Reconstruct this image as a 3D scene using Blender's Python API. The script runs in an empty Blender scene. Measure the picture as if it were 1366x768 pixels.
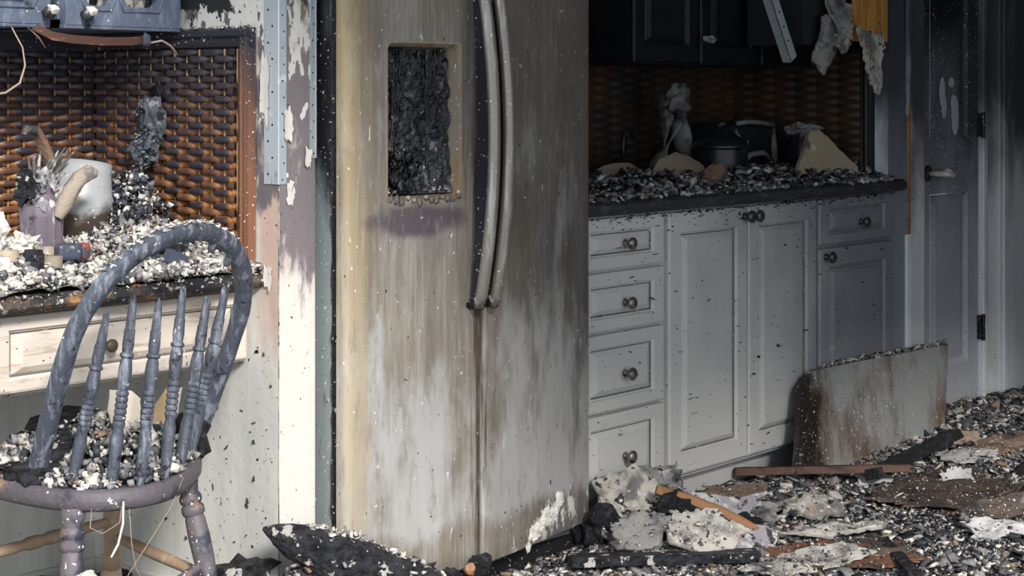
import bpy, bmesh, math, random
import numpy as np
from mathutils import Vector, Matrix, noise

S = bpy.context.scene
C = S.collection
PI = math.pi

# ------------------------------------------------------------------ camera
cam_d = bpy.data.cameras.new('camera')
cam_d.sensor_width = 36
cam_d.lens = 2400 / 1366 * 36
cam_d.shift_y = -259 / 1366
cam_d.clip_start = 0.05
cam = bpy.data.objects.new('camera', cam_d)
cam.location = (0, 0, 1.203)
cam.rotation_euler = (PI / 2, 0, -math.atan2(0.76868, 0.63963))
C.objects.link(cam)
S.camera = cam

# ------------------------------------------------------------------ sky, sun, exposure
W = bpy.data.worlds.new('overcast_sky')
S.world = W
W.use_nodes = True
wn = W.node_tree
bg = wn.nodes['Background']
bg.inputs['Color'].default_value = (0.86, 0.93, 1.0, 1)
bg.inputs['Strength'].default_value = 0.98
sun_d = bpy.data.lights.new('sun', 'SUN')
sun_d.energy = 3.0
sun_d.angle = math.radians(12)
sun_d.color = (1.0, 0.965, 0.92)
sun = bpy.data.objects.new('sun', sun_d)
sun.rotation_euler = Vector((0.085, 0.151, -0.105)).to_track_quat('-Z', 'Y').to_euler()
C.objects.link(sun)
S.view_settings.view_transform = 'Standard'
S.view_settings.look = 'None'
S.view_settings.exposure = 0.60
S.view_settings.gamma = 1
S.view_settings.use_curve_mapping = False

# ------------------------------------------------------------------ helpers: objects
def lab(o, label, cat, group=None, kind=None):
    if label: o['label'] = label
    if cat: o['category'] = cat
    if group: o['group'] = group
    if kind: o['kind'] = kind
    return o

def thing(name, label, cat, loc=(0, 0, 0), group=None, kind=None):
    o = bpy.data.objects.new(name, None)
    o.empty_display_size = 0.05
    C.objects.link(o)
    o.location = loc
    return lab(o, label, cat, group, kind)

def under(o, parent):
    """o keeps its world coordinates under an unrotated, unscaled parent"""
    o.parent = parent
    if parent.parent is None:
        o.matrix_parent_inverse = Matrix.Translation(-Vector(parent.location))
    return o

class MB:
    def __init__(self):
        self.v, self.f, self.m = [], [], []
    def add(self, vs, fs, mi=0):
        b = len(self.v)
        self.v += [tuple(p) for p in vs]
        self.f += [tuple(b + i for i in f) for f in fs]
        self.m += [mi] * len(fs)
        return self
    def box(self, a, b, mi=0, rot=None, piv=None):
        (x0, y0, z0), (x1, y1, z1) = a, b
        vs = [Vector(p) for p in ((x0, y0, z0), (x1, y0, z0), (x1, y1, z0), (x0, y1, z0), (x0, y0, z1), (x1, y0, z1), (x1, y1, z1), (x0, y1, z1))]
        if rot is not None:
            pv = Vector(piv) if piv is not None else sum(vs, Vector()) / 8
            vs = [rot @ (p - pv) + pv for p in vs]
        return self.add(vs, [(0, 3, 2, 1), (4, 5, 6, 7), (0, 1, 5, 4), (1, 2, 6, 5), (2, 3, 7, 6), (3, 0, 4, 7)], mi)
    def rings(self, rings, mi=0, cap0=True, cap1=True, closed=True):
        n = len(rings[0]); vs = [p for r in rings for p in r]; fs = []
        for i in range(len(rings) - 1):
            for j in range(n if closed else n - 1):
                k = (j + 1) % n
                fs.append((i * n + j, i * n + k, (i + 1) * n + k, (i + 1) * n + j))
        if cap0: fs.append(tuple(reversed(range(n))))
        if cap1: fs.append(tuple(range((len(rings) - 1) * n, len(rings) * n)))
        return self.add(vs, fs, mi)
    def tube(self, pts, rad, seg=8, mi=0, flat=1.0, up=None):
        pts = [Vector(p) for p in pts]; n = len(pts)
        if not hasattr(rad, '__len__'): rad = [rad] * n
        rs = []; u = Vector(up) if up else None
        for i in range(n):
            t = (pts[min(i + 1, n - 1)] - pts[max(i - 1, 0)]).normalized()
            if u is None:
                u = Vector((0, 0, 1)) if abs(t.z) < 0.9 else Vector((1, 0, 0))
            u = (u - t * u.dot(t)).normalized(); w = t.cross(u)
            rs.append([pts[i] + (u * math.cos(a) * flat + w * math.sin(a)) * rad[i] for a in [2 * PI * k / seg for k in range(seg)]])
        return self.rings(rs, mi)
    def lathe(self, prof, a, b, seg=14, mi=0):
        """prof: (r, t) with t measured along a->b in 0..1"""
        a, b = Vector(a), Vector(b); t = (b - a).normalized()
        u = Vector((0, 0, 1)) if abs(t.z) < 0.9 else Vector((1, 0, 0))
        u = (u - t * u.dot(t)).normalized(); w = t.cross(u)
        rs = [[a + (b - a) * h + (u * math.cos(k * 2 * PI / seg) + w * math.sin(k * 2 * PI / seg)) * max(r, 1e-4) for k in range(seg)] for r, h in prof]
        return self.rings(rs, mi)
    def lump(self, c, r, amp=0.25, fr=2.5, seed=0, sub=2, mi=0, rot=None):
        bm = bmesh.new(); bmesh.ops.create_icosphere(bm, subdivisions=sub, radius=1)
        off = Vector((seed * 7.31, seed * 3.7, seed * 1.9)); vs = []
        for v in bm.verts:
            p = v.co * (1 + amp * noise.noise(v.co * fr + off) * 1.6 + amp * 0.5 * noise.noise(v.co * fr * 2.7 + off))
            p = Vector((p.x * r[0], p.y * r[1], p.z * r[2]))
            if rot is not None: p = rot @ p
            vs.append(p + Vector(c))
        fs = [tuple(v.index for v in f.verts) for f in bm.faces]; bm.free()
        return self.add(vs, fs, mi)
    def slab(self, outline, o, u, v, thick=0.006, rings=5, curl=None, amp=0.006, fr=14, seed=0, edge=0.12, mi=0, per=5, mib=None, mie=None):
        """thin irregular sheet: outline (star-shaped, 2D) on plane o + u*a + v*b; curl(a, b) lifts it"""
        o, u, v = Vector(o), Vector(u), Vector(v); n = u.cross(v).normalized()
        rnd = random.Random(seed); pts = []
        for i in range(len(outline)):
            a, b = outline[i], outline[(i + 1) % len(outline)]
            for k in range(per):
                t = k / per
                pts.append((a[0] + (b[0] - a[0]) * t, a[1] + (b[1] - a[1]) * t))
        cx = sum(p[0] for p in pts) / len(pts); cy = sum(p[1] for p in pts) / len(pts)
        pts = [(cx + (p[0] - cx) * (1 + rnd.uniform(-edge, edge) * 0.5), cy + (p[1] - cy) * (1 + rnd.uniform(-edge, edge) * 0.5)) for p in pts]
        m = len(pts); top, bot = [], []
        def P(a, b, dn):
            h = (curl(a, b) if curl else 0) + amp * noise.noise(Vector((a * fr, b * fr, seed * 5.3)))
            return o + u * a + v * b + n * (h + dn)
        for r in range(1, rings + 1):
            s = r / rings
            top.append([P(cx + (p[0] - cx) * s, cy + (p[1] - cy) * s, thick / 2) for p in pts])
            bot.append([P(cx + (p[0] - cx) * s, cy + (p[1] - cy) * s, -thick / 2) for p in pts])
        vs = [P(cx, cy, thick / 2)] + [q for r in top for q in r]
        fs = [(0, 1 + j, 1 + (j + 1) % m) for j in range(m)]
        for r in range(rings - 1):
            for j in range(m):
                k = (j + 1) % m
                fs.append((1 + r * m + j, 1 + (r + 1) * m + j, 1 + (r + 1) * m + k, 1 + r * m + k))
        self.add(vs, fs, mi)
        vs = [P(cx, cy, -thick / 2)] + [q for r in bot for q in r]
        fs = [tuple(reversed(f)) for f in fs]
        self.add(vs, fs, mi if mib is None else mib)
        e = top[-1] + bot[-1]
        self.add(e, [(m + j, m + (j + 1) % m, (j + 1) % m, j) for j in range(m)], mi if mie is None else mie)
        return self
    def build(self, name, mats, parent=None, smooth=False, bevel=0, label=None, kind=None, cat=None, group=None):
        me = bpy.data.meshes.new(name)
        me.from_pydata(self.v, [], self.f)
        for mm in (mats if isinstance(mats, (list, tuple)) else [mats]): me.materials.append(mm)
        me.polygons.foreach_set('material_index', self.m)
        if smooth:
            me.polygons.foreach_set('use_smooth', [True] * len(self.f))
        me.update()
        o = bpy.data.objects.new(name, me); C.objects.link(o)
        if smooth == 'auto':
            sharp_by_angle(me, 40)
        if bevel:
            b = o.modifiers.new('bevel', 'BEVEL'); b.width = bevel; b.segments = 2; b.limit_method = 'ANGLE'; b.angle_limit = math.radians(40)
        if parent is not None: under(o, parent)
        lab(o, label, cat, group, kind)
        return o

def sharp_by_angle(me, deg):
    bm = bmesh.new(); bm.from_mesh(me); lim = math.radians(deg)
    for e in bm.edges:
        if len(e.link_faces) == 2 and e.calc_face_angle(0) > lim: e.smooth = False
    bm.to_mesh(me); bm.free()

def chips(name, pos, size, mats, probs, seed=0, flat=(0.2, 0.7), parent=None, tilt=0.6, kind='stuff', label=None, cat=None):
    """many small irregular fragments in one mesh (what nobody could count)"""
    r = np.random.default_rng(seed); n = len(pos)
    base = np.array([(-1, -1, -1), (1, -1, -1), (1, 1, -1), (-1, 1, -1), (-1, -1, 1), (1, -1, 1), (1, 1, 1), (-1, 1, 1)], float) * 0.5
    b = base[None] * (1 + r.uniform(-0.75, 0.35, (n, 8, 3)))
    sz = np.asarray(size).reshape(n, 1)
    sc = np.concatenate([sz * r.uniform(0.6, 1.4, (n, 1)), sz * r.uniform(0.45, 1.0, (n, 1)), sz * r.uniform(flat[0], flat[1], (n, 1))], 1)
    b = b * sc[:, None, :]
    az = r.uniform(0, 2 * PI, n); ta = r.normal(0, tilt, n); tb = r.normal(0, tilt, n)
    def rot(ax, t):
        c, s = np.cos(t), np.sin(t); m = np.zeros((n, 3, 3)); i, j = [(1, 2), (2, 0), (0, 1)][ax]
        m[:, ax, ax] = 1; m[:, i, i] = c; m[:, j, j] = c; m[:, i, j] = -s; m[:, j, i] = s
        return m
    R = rot(2, az) @ rot(0, ta) @ rot(1, tb)
    v = np.einsum('nij,nkj->nki', R, b) + np.asarray(pos)[:, None, :]
    fq = np.array([(0, 3, 2, 1), (4, 5, 6, 7), (0, 1, 5, 4), (1, 2, 6, 5), (2, 3, 7, 6), (3, 0, 4, 7)])
    F = (fq[None] + (np.arange(n) * 8)[:, None, None]).reshape(-1, 4)
    me = bpy.data.meshes.new(name)
    me.vertices.add(n * 8); me.vertices.foreach_set('co', v.reshape(-1).astype(np.float32))
    me.loops.add(len(F) * 4); me.loops.foreach_set('vertex_index', F.reshape(-1).astype(np.int32))
    me.polygons.add(len(F)); me.polygons.foreach_set('loop_start', (np.arange(len(F)) * 4).astype(np.int32))
    for m in mats: me.materials.append(m)
    mi = np.repeat(r.choice(len(mats), n, p=np.array(probs) / sum(probs)), 6)
    me.polygons.foreach_set('material_index', mi.astype(np.int32))
    me.update(calc_edges=True); me.validate()
    o = bpy.data.objects.new(name, me); C.objects.link(o)
    if parent is not None: under(o, parent)
    return lab(o, label, cat, None, kind)

# ------------------------------------------------------------------ helpers: materials
class N:
    def __init__(self, name):
        self.m = bpy.data.materials.new(name); self.m.use_nodes = True
        self.t = self.m.node_tree; self.b = self.t.nodes['Principled BSDF']
        self.co = self.t.nodes.new('ShaderNodeTexCoord').outputs['Object']
        self.sep = None
    def n(self, k, **kw):
        x = self.t.nodes.new(k)
        for a, b in kw.items(): setattr(x, a, b)
        return x
    def lk(self, a, b): self.t.links.new(a, b)
    def setin(self, sock, v):
        if hasattr(v, 'node'): self.lk(v, sock)
        else: sock.default_value = v
    def math(self, op, a, b=0.0, c=None):
        x = self.n('ShaderNodeMath', operation=op); self.setin(x.inputs[0], a); self.setin(x.inputs[1], b)
        if c is not None: self.setin(x.inputs[2], c)
        return x.outputs[0]
    def noise(self, sc, det=4, rough=0.6, seed=0, dist=0.0):
        mp = self.n('ShaderNodeMapping'); self.lk(self.co, mp.inputs['Vector'])
        if not hasattr(sc, '__len__'): sc = (sc, sc, sc)
        mp.inputs['Scale'].default_value = sc
        mp.inputs['Location'].default_value = (seed * 3.17, seed * 1.31, seed * 2.23)
        x = self.n('ShaderNodeTexNoise'); self.lk(mp.outputs[0], x.inputs['Vector'])
        x.inputs['Scale'].default_value = 1; x.inputs['Detail'].default_value = det; x.inputs['Roughness'].default_value = rough
        x.inputs['Distortion'].default_value = dist
        return x.outputs['Fac']
    def voro(self, sc, feature='F1'):
        mp = self.n('ShaderNodeMapping'); self.lk(self.co, mp.inputs['Vector'])
        if not hasattr(sc, '__len__'): sc = (sc, sc, sc)
        mp.inputs['Scale'].default_value = sc
        x = self.n('ShaderNodeTexVoronoi', feature=feature); self.lk(mp.outputs[0], x.inputs['Vector']); x.inputs['Scale'].default_value = 1
        return x.outputs['Distance']
    def axis(self, i):
        if self.sep is None:
            self.sep = self.n('ShaderNodeSeparateXYZ'); self.lk(self.co, self.sep.inputs[0])
        return self.sep.outputs[i]
    def ramp(self, v, lo, hi):
        x = self.n('ShaderNodeMapRange', interpolation_type='SMOOTHSTEP')
        self.setin(x.inputs['Value'], v); x.inputs['From Min'].default_value = lo; x.inputs['From Max'].default_value = hi
        return x.outputs['Result']
    def lin(self, v, lo, hi, a=0.0, b=1.0):
        x = self.n('ShaderNodeMapRange'); self.setin(x.inputs['Value'], v)
        x.inputs['From Min'].default_value = lo; x.inputs['From Max'].default_value = hi
        x.inputs['To Min'].default_value = a; x.inputs['To Max'].default_value = b
        return x.outputs['Result']
    def mix(self, f, a, b):
        x = self.n('ShaderNodeMix', data_type='RGBA')
        self.setin(x.inputs[0], f); self.setin(x.inputs[6], a if hasattr(a, 'node') else (*a, 1)); self.setin(x.inputs[7], b if hasattr(b, 'node') else (*b, 1))
        return x.outputs[2]
    def bump(self, h, strength=0.3, dist=0.01):
        x = self.n('ShaderNodeBump'); self.lk(h, x.inputs['Height']); x.inputs['Strength'].default_value = strength; x.inputs['Distance'].default_value = dist
        self.lk(x.outputs[0], self.b.inputs['Normal'])
    def done(self, col, rough=0.8, metal=0.0, spec=0.4):
        self.setin(self.b.inputs['Base Color'], col if hasattr(col, 'node') else (*col, 1))
        self.setin(self.b.inputs['Roughness'], rough); self.setin(self.b.inputs['Metallic'], metal)
        self.b.inputs['Specular IOR Level'].default_value = spec
        return self.m

def mk(name, base, layers=(), rough=0.8, metal=0.0, bump=None, spec=0.4, rnd=0.0):
    """layers: dict(c colour, s noise scale, lo, hi, d detail, g=(axis, v0, v1, weight), k strength)"""
    n = N(name); col = base
    if rnd:
        oi = n.n('ShaderNodeObjectInfo').outputs['Random']
        col = n.mix(n.lin(oi, 0, 1, 0, rnd), base, tuple(c * 0.35 for c in base))
    for i, L in enumerate(layers):
        v = n.noise(L['s'], L.get('d', 5), L.get('r', 0.62), seed=L.get('seed', i + 1), dist=L.get('w', 0.0))
        for g in L.get('gs', [L['g']] if 'g' in L else []):
            gr = n.lin(n.axis(g[0]), g[1], g[2])
            v = n.math('ADD', v, n.math('MULTIPLY', gr, g[3]))
        f = n.ramp(v, L['lo'], L['hi'])
        if L.get('k', 1) != 1: f = n.math('MULTIPLY', f, L['k'])
        col = n.mix(f, col, L['c'])
    if bump: n.bump(n.noise(bump[0], 6), bump[1], bump[2] if len(bump) > 2 else 0.01)
    return n.done(col, rough, metal, spec)

M = {}
SPK = dict(c=(0.02, 0.02, 0.025), s=90, lo=0.70, hi=0.73, d=2)          # small flakes of char stuck on paint
SPW = dict(c=(0.75, 0.74, 0.72), s=120, lo=0.69, hi=0.72, d=1)          # white ash flecks
M['soot_wall'] = mk('sooty_wall', (0.10, 0.105, 0.12), [dict(c=(0.02, 0.02, 0.024), s=2.5, lo=0.4, hi=0.65), dict(c=(0.3, 0.3, 0.32), s=14, lo=0.66, hi=0.7), SPW], 0.9)
M['ceiling'] = mk('sooty_ceiling', (0.03, 0.03, 0.035), [], 0.95)
M['floor'] = mk('burnt_floor', (0.045, 0.045, 0.05), [dict(c=(0.015, 0.015, 0.018), s=5, lo=0.4, hi=0.6)], 0.9, bump=(60, 0.4))
M['nook_wall'] = mk('grey_painted_wall', (0.66, 0.65, 0.61), [dict(c=(0.42, 0.43, 0.40), s=(8, 8, 0.8), lo=0.4, hi=0.75), SPK, dict(c=(0.03, 0.03, 0.035), s=34, lo=0.735, hi=0.75, d=3)], 0.75)
M['stub'] = mk('blistered_white_wall_paint', (0.70, 0.66, 0.60), [
    dict(c=(0.66, 0.53, 0.46), s=(7, 7, 2), lo=0.95, hi=1.25, gs=[(2, 0.55, 0.85, 0.6)]),
    dict(c=(0.21, 0.18, 0.19), s=(13, 13, 5), lo=0.86, hi=1.0, gs=[(2, 0.55, 0.90, 0.55)], seed=8, d=8),
    dict(c=(0.74, 0.72, 0.69), s=(26, 26, 15), lo=0.665, hi=0.675, seed=31, d=2),
    dict(c=(0.70, 0.68, 0.62), s=(22, 22, 8), lo=1.03, hi=1.05, gs=[(2, 0.92, 1.26, 0.55)], seed=4, d=4),
    dict(c=(0.28, 0.19, 0.12), s=(16, 16, 8), lo=0.98, hi=1.12, gs=[(2, 1.05, 1.35, 0.5)], seed=9),
    dict(c=(0.03, 0.03, 0.035), s=(15, 15, 7), lo=1.01, hi=1.03, gs=[(2, 1.1, 1.45, 0.48)], seed=13), SPK], 0.75, bump=(40, 0.25))
M['stub_side'] = mk('peeling_side_wall_paint', (0.74, 0.73, 0.68), [
    dict(c=(0.58, 0.58, 0.55), s=(6, 6, 0.8), lo=0.4, hi=0.75),
    dict(c=(0.55, 0.40, 0.33), s=(9, 9, 2), lo=1.15, hi=1.45, gs=[(2, 0.3, 0.8, 0.5), (1, 3.08, 2.92, 0.42)]),
    dict(c=(0.15, 0.13, 0.14), s=(16, 16, 6), lo=0.90, hi=1.02, gs=[(2, 0.6, 0.95, 0.5)], seed=5, d=8),
    dict(c=(0.72, 0.70, 0.66), s=(15, 15, 9), lo=0.99, hi=1.01, gs=[(2, 0.8, 1.3, 0.5)], seed=7, d=4),
    dict(c=(0.025, 0.026, 0.03), s=(10, 10, 8), lo=0.94, hi=0.96, gs=[(2, 1.25, 1.40, 0.5)], seed=11), SPK,
    dict(c=(0.03, 0.03, 0.035), s=30, lo=0.725, hi=0.74, d=3, seed=21)], 0.75, bump=(40, 0.2))
M['bead'] = mk('galvanised_corner_bead', (0.56, 0.62, 0.66), [dict(c=(0.30, 0.27, 0.22), s=(50, 50, 12), lo=0.62, hi=0.75), dict(c=(0.85, 0.85, 0.85), s=30, lo=0.6, hi=0.7), SPK], 0.5, 0.5)
M['white_cab'] = mk('smoked_shaded_white_cabinet_paint', (0.60, 0.585, 0.56), [
    dict(c=(0.20, 0.21, 0.235), s=(1.2, 1.2, 0.9), lo=0.66, hi=1.15, gs=[(0, 4.1, 5.4, 0.60), (2, 0.2, 0.9, 0.12)]),  # smoke grey deepening rightwards, with the light falloff mixed into the colour
    dict(c=(0.60, 0.45, 0.28), s=(9, 9, 18), lo=0.66, hi=0.78, k=0.45),
    dict(c=(0.13, 0.12, 0.11), s=(10, 10, 70), lo=0.68, hi=0.74, seed=6, d=3), SPK,
    dict(c=(0.02, 0.02, 0.025), s=(60, 60, 32), lo=1.03, hi=1.08, gs=[(2, 0.72, 0.9, 0.36)], seed=15, d=4)], 0.55, bump=(70, 0.08))
M['groove'] = mk('dark_groove', (0.16, 0.155, 0.15), [SPW], 0.8)  # grooves of the raised fronts, darker than their faces
M['desk_front'] = mk('scorched_cream_desk_paint', (0.68, 0.60, 0.52), [
    dict(c=(0.42, 0.30, 0.22), s=(6, 6, 40), lo=0.52, hi=0.72), dict(c=(0.10, 0.10, 0.13), s=(5, 5, 16), lo=0.78, hi=0.92, gs=[(0, 2.35, 2.0, 0.28)], seed=3),
    dict(c=(0.80, 0.78, 0.74), s=(20, 20, 50), lo=0.64, hi=0.67, seed=9), SPK], 0.7, bump=(60, 0.2))
M['counter'] = mk('burnt_laminate_counter', (0.10, 0.075, 0.06), [dict(c=(0.42, 0.22, 0.08), s=(16, 16, 40), lo=0.47, hi=0.58), dict(c=(0.03, 0.03, 0.035), s=7, lo=0.48, hi=0.6, seed=4), dict(c=(0.55, 0.53, 0.5), s=70, lo=0.6, hi=0.66, seed=7)], 0.65, bump=(90, 0.6))
M['counter_dark'] = mk('charred_laminate_counter', (0.035, 0.035, 0.04), [dict(c=(0.10, 0.085, 0.08), s=(16, 16, 40), lo=0.52, hi=0.66), dict(c=(0.35, 0.35, 0.36), s=90, lo=0.68, hi=0.72, seed=7)], 0.6, bump=(90, 0.6))
def weave_mat(name, base, hi, dark=1.0):
    n = N(name); oi = n.n('ShaderNodeObjectInfo').outputs['Random']
    geo = n.n('ShaderNodeNewGeometry'); sp = n.n('ShaderNodeSeparateXYZ'); n.lk(geo.outputs['Position'], sp.inputs[0])
    g = n.lin(sp.outputs[2], 0.88, 1.30)
    c = n.mix(oi, base, hi)
    c = n.mix(n.ramp(n.math('ADD', n.noise((20, 20, 4), 4), n.math('MULTIPLY', g, 0.3)), 0.55, 0.85), c, (0.085, 0.045, 0.035))
    c = n.mix(n.ramp(n.math('ADD', n.noise((6, 6, 6), 4, seed=12), n.math('MULTIPLY', n.lin(sp.outputs[2], 1.05, 1.28), 0.55)), 0.72, 1.0), c, (0.022, 0.017, 0.017))
    proud = n.math('ADD', n.lin(n.axis(1), -0.0035, -0.0105), n.math('ADD', n.math('MULTIPLY', g, 0.75), n.math('MULTIPLY', n.noise((40, 40, 60), 4, seed=8), 0.5)))
    c = n.mix(n.math('MULTIPLY', n.ramp(proud, 0.98, 1.45), dark), c, (0.040, 0.033, 0.045))
    c = n.mix(n.ramp(n.noise((90, 90, 30), 3, seed=5), 0.70, 0.73), c, (0.6, 0.58, 0.55))
    n.bump(n.noise((30, 30, 260), 3), 0.25, 0.004)
    return n.done(c, n.lin(n.noise(20, 3, seed=3), 0.3, 0.7, 0.3, 0.6), 0.0, 0.6)
M['weave'] = weave_mat('scorched_woven_strip', (0.21, 0.066, 0.022), (0.40, 0.17, 0.04))
M['weave_b'] = weave_mat('scorched_woven_strip_tucked', (0.19, 0.062, 0.022), (0.36, 0.15, 0.04), 0.45)
M['weave_back'] = mk('weave_backing', (0.035, 0.02, 0.014), [], 0.8)
M['weave_dark'] = mk('smoked_woven_strip', (0.055, 0.030, 0.014), [dict(c=(0.025, 0.02, 0.02), s=3.5, lo=0.40, hi=0.62)], 0.5)
M['mould'] = mk('scorched_wood_moulding', (0.20, 0.085, 0.045), [dict(c=(0.03, 0.03, 0.04), s=(12, 12, 3), lo=0.74, hi=1.05, gs=[(2, 0.85, 1.33, 0.62)]), SPW], 0.5)
M['steel'] = None
def steel():
    n = N('heat_stained_steel')
    v = n.noise((14, 14, 1.6), 6, 0.62)
    c = n.mix(n.ramp(v, 0.32, 0.72), (0.25, 0.21, 0.16), (0.44, 0.41, 0.365))
    c = n.mix(n.math('MULTIPLY', n.ramp(n.noise((150, 150, 5), 4, 0.7, seed=40), 0.42, 0.66), 0.55), c, (0.16, 0.14, 0.12))
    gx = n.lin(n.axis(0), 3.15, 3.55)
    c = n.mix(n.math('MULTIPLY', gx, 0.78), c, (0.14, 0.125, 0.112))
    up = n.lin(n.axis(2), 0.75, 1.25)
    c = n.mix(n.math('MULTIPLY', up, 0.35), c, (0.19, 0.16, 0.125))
    # pale limey wash low on the doors
    w = n.math('ADD', n.noise((5, 5, 1.6), 6, 0.65, seed=4), n.lin(n.axis(2), 0.95, 0.25, 0, 0.22))
    w = n.math('SUBTRACT', w, n.lin(n.axis(2), 0.22, 0.12, 0, 0.3))
    c = n.mix(n.math('MULTIPLY', n.ramp(w, 0.58, 0.74), 0.75), c, (0.54, 0.535, 0.53))
    # pale vertical runs
    c = n.mix(n.math('MULTIPLY', n.ramp(n.noise((34, 34, 1.3), 5, 0.7, seed=9), 0.56, 0.74), 0.3), c, (0.52, 0.51, 0.50))
    # ochre scorch along the left edge and round the dispenser
    e = n.math('ADD', n.noise((20, 20, 1.0), 4, seed=12), n.lin(n.axis(0), 2.96, 2.82, 0, 0.42))
    c = n.mix(n.math('MULTIPLY', n.ramp(e, 0.66, 0.95), 0.6), c, (0.46, 0.34, 0.17))
    # purple grey heat bruise under the dispenser
    dx = n.math('DIVIDE', n.math('SUBTRACT', n.axis(0), 3.01), 0.13); dz = n.math('DIVIDE', n.math('SUBTRACT', n.axis(2), 0.915), 0.035)
    d = n.math('SQRT', n.math('ADD', n.math('MULTIPLY', dx, dx), n.math('MULTIPLY', dz, dz)))
    d = n.math('ADD', d, n.math('MULTIPLY', n.noise(16, 5, seed=2), 1.1))
    c = n.mix(n.math('MULTIPLY', n.ramp(d, 1.85, 1.25), 0.95), c, (0.115, 0.088, 0.105))
    # dark drip at the seam
    sx = n.math('ABSOLUTE', n.math('SUBTRACT', n.axis(0), 3.195))
    s = n.math('ADD', n.math('MULTIPLY', sx, -9.0), n.noise((40, 40, 2.0), 4, seed=7))
    c = n.mix(n.ramp(s, 0.34, 0.5), c, (0.10, 0.075, 0.055))
    # white plaster splashes and flecks
    p = n.math('ADD', n.noise((16, 16, 10), 6, 0.7, seed=16), n.math('ADD', n.lin(n.axis(2), 0.30, 0.13, 0, 0.24), n.lin(n.axis(0), 3.3, 3.5, -0.12, 0)))
    c = n.mix(n.ramp(p, 0.74, 0.79), c, (0.74, 0.72, 0.68))
    c = n.mix(n.math('MULTIPLY', n.ramp(n.noise((70, 70, 16), 6, 0.75, seed=44), 0.52, 0.70), 0.3), c, (0.58, 0.56, 0.53))
    c = n.mix(n.math('MULTIPLY', n.ramp(n.noise((26, 26, 7), 6, 0.75, seed=47), 0.52, 0.66), 0.4), c, (0.19, 0.16, 0.13))
    c = n.mix(n.ramp(n.noise((75, 75, 48), 2, seed=20), 0.70, 0.73), c, (0.74, 0.72, 0.69))
    c = n.mix(n.ramp(n.noise((60, 60, 9), 3, seed=24), 0.71, 0.75), c, (0.70, 0.69, 0.68))
    c = n.mix(n.ramp(n.noise((80, 80, 60), 2, seed=28), 0.72, 0.74), c, (0.03, 0.03, 0.03))
    n.bump(n.noise((60, 60, 5), 5), 0.12, 0.004)
    return n.done(c, n.lin(n.noise(9, 4, seed=31), 0.3, 0.7, 0.42, 0.65), 0.35, 0.5)
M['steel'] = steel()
M['handle'] = mk('smoked_steel_handle', (0.30, 0.27, 0.235), [dict(c=(0.48, 0.46, 0.43), s=(40, 40, 4), lo=0.5, hi=0.65), dict(c=(0.10, 0.085, 0.07), s=(20, 20, 5), lo=0.9, hi=1.1, gs=[(2, 0.85, 0.70, 0.5)]), SPW], 0.4, 0.5)
M['fridge_side'] = mk('smoked_grey_enamel', (0.25, 0.285, 0.29), [dict(c=(0.015, 0.017, 0.022), s=(9, 9, 3), lo=0.9, hi=1.25, gs=[(2, 0.6, 1.15, 0.75)]), dict(c=(0.16, 0.09, 0.04), s=(30, 30, 8), lo=0.62, hi=0.75, seed=4), SPW, SPK], 0.5)
M['gasket'] = mk('melted_black_gasket', (0.012, 0.012, 0.014), [dict(c=(0.16, 0.07, 0.03), s=(30, 30, 14), lo=0.60, hi=0.7), SPW], 0.4, bump=(70, 0.9))
M['melt'] = mk('melted_black_plastic', (0.010, 0.010, 0.013), [dict(c=(0.16, 0.16, 0.175), s=(40, 40, 16), lo=0.54, hi=0.68), dict(c=(0.5, 0.5, 0.52), s=80, lo=0.66, hi=0.70)], 0.2, bump=(60, 0.8), spec=0.6)  # gloss highlights painted in as paler streaks
M['bezel'] = mk('tan_stained_bezel', (0.30, 0.26, 0.20), [dict(c=(0.30, 0.17, 0.06), s=(20, 20, 4), lo=0.5, hi=0.7), SPW], 0.5)
M['char'] = mk('charred_wood', (0.012, 0.012, 0.014), [dict(c=(0.05, 0.05, 0.06), s=30, lo=0.5, hi=0.65), dict(c=(0.4, 0.4, 0.4), s=60, lo=0.70, hi=0.73)], 0.6, bump=(80, 1.0, 0.02))
def alligator():
    n = N('alligator_charred_wood')
    c = n.mix(n.ramp(n.noise((30, 45, 60), 8, 0.7, seed=6), 0.38, 0.62), (0.005, 0.005, 0.006), (0.045, 0.046, 0.055))
    geo = n.n('ShaderNodeNewGeometry'); sp = n.n('ShaderNodeSeparateXYZ'); n.lk(geo.outputs['Normal'], sp.inputs[0])
    c = n.mix(n.ramp(n.noise(28, 5), 0.60, 0.63), c, (0.62, 0.59, 0.55))
    n.bump(n.math('ADD', n.math('MULTIPLY', n.voro((38, 60, 60), 'DISTANCE_TO_EDGE'), 0.45), n.noise((30, 45, 60), 8, 0.7)), 0.9, 0.022)
    return n.done(c, 0.55)
M['alligator'] = alligator()
M['chair_char'] = mk('charred_blue_black_chair_wood', (0.070, 0.080, 0.105), [dict(c=(0.23, 0.25, 0.30), s=(60, 60, 12), lo=0.48, hi=0.68), dict(c=(0.016, 0.016, 0.02), s=30, lo=0.58, hi=0.68, seed=5), dict(c=(0.6, 0.6, 0.6), s=75, lo=0.69, hi=0.72, d=2)], 0.5, bump=(90, 0.35))
M['chair_rim'] = mk('half_burnt_seat_wood', (0.12, 0.105, 0.118), [dict(c=(0.42, 0.26, 0.17), s=(9, 9, 20), lo=0.82, hi=1.0, gs=[(0, 2.1, 1.98, 0.5)]), dict(c=(0.05, 0.05, 0.065), s=14, lo=0.5, hi=0.65, seed=5), dict(c=(0.72, 0.68, 0.6), s=45, lo=0.65, hi=0.69, d=4)], 0.5, bump=(70, 0.4))
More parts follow.
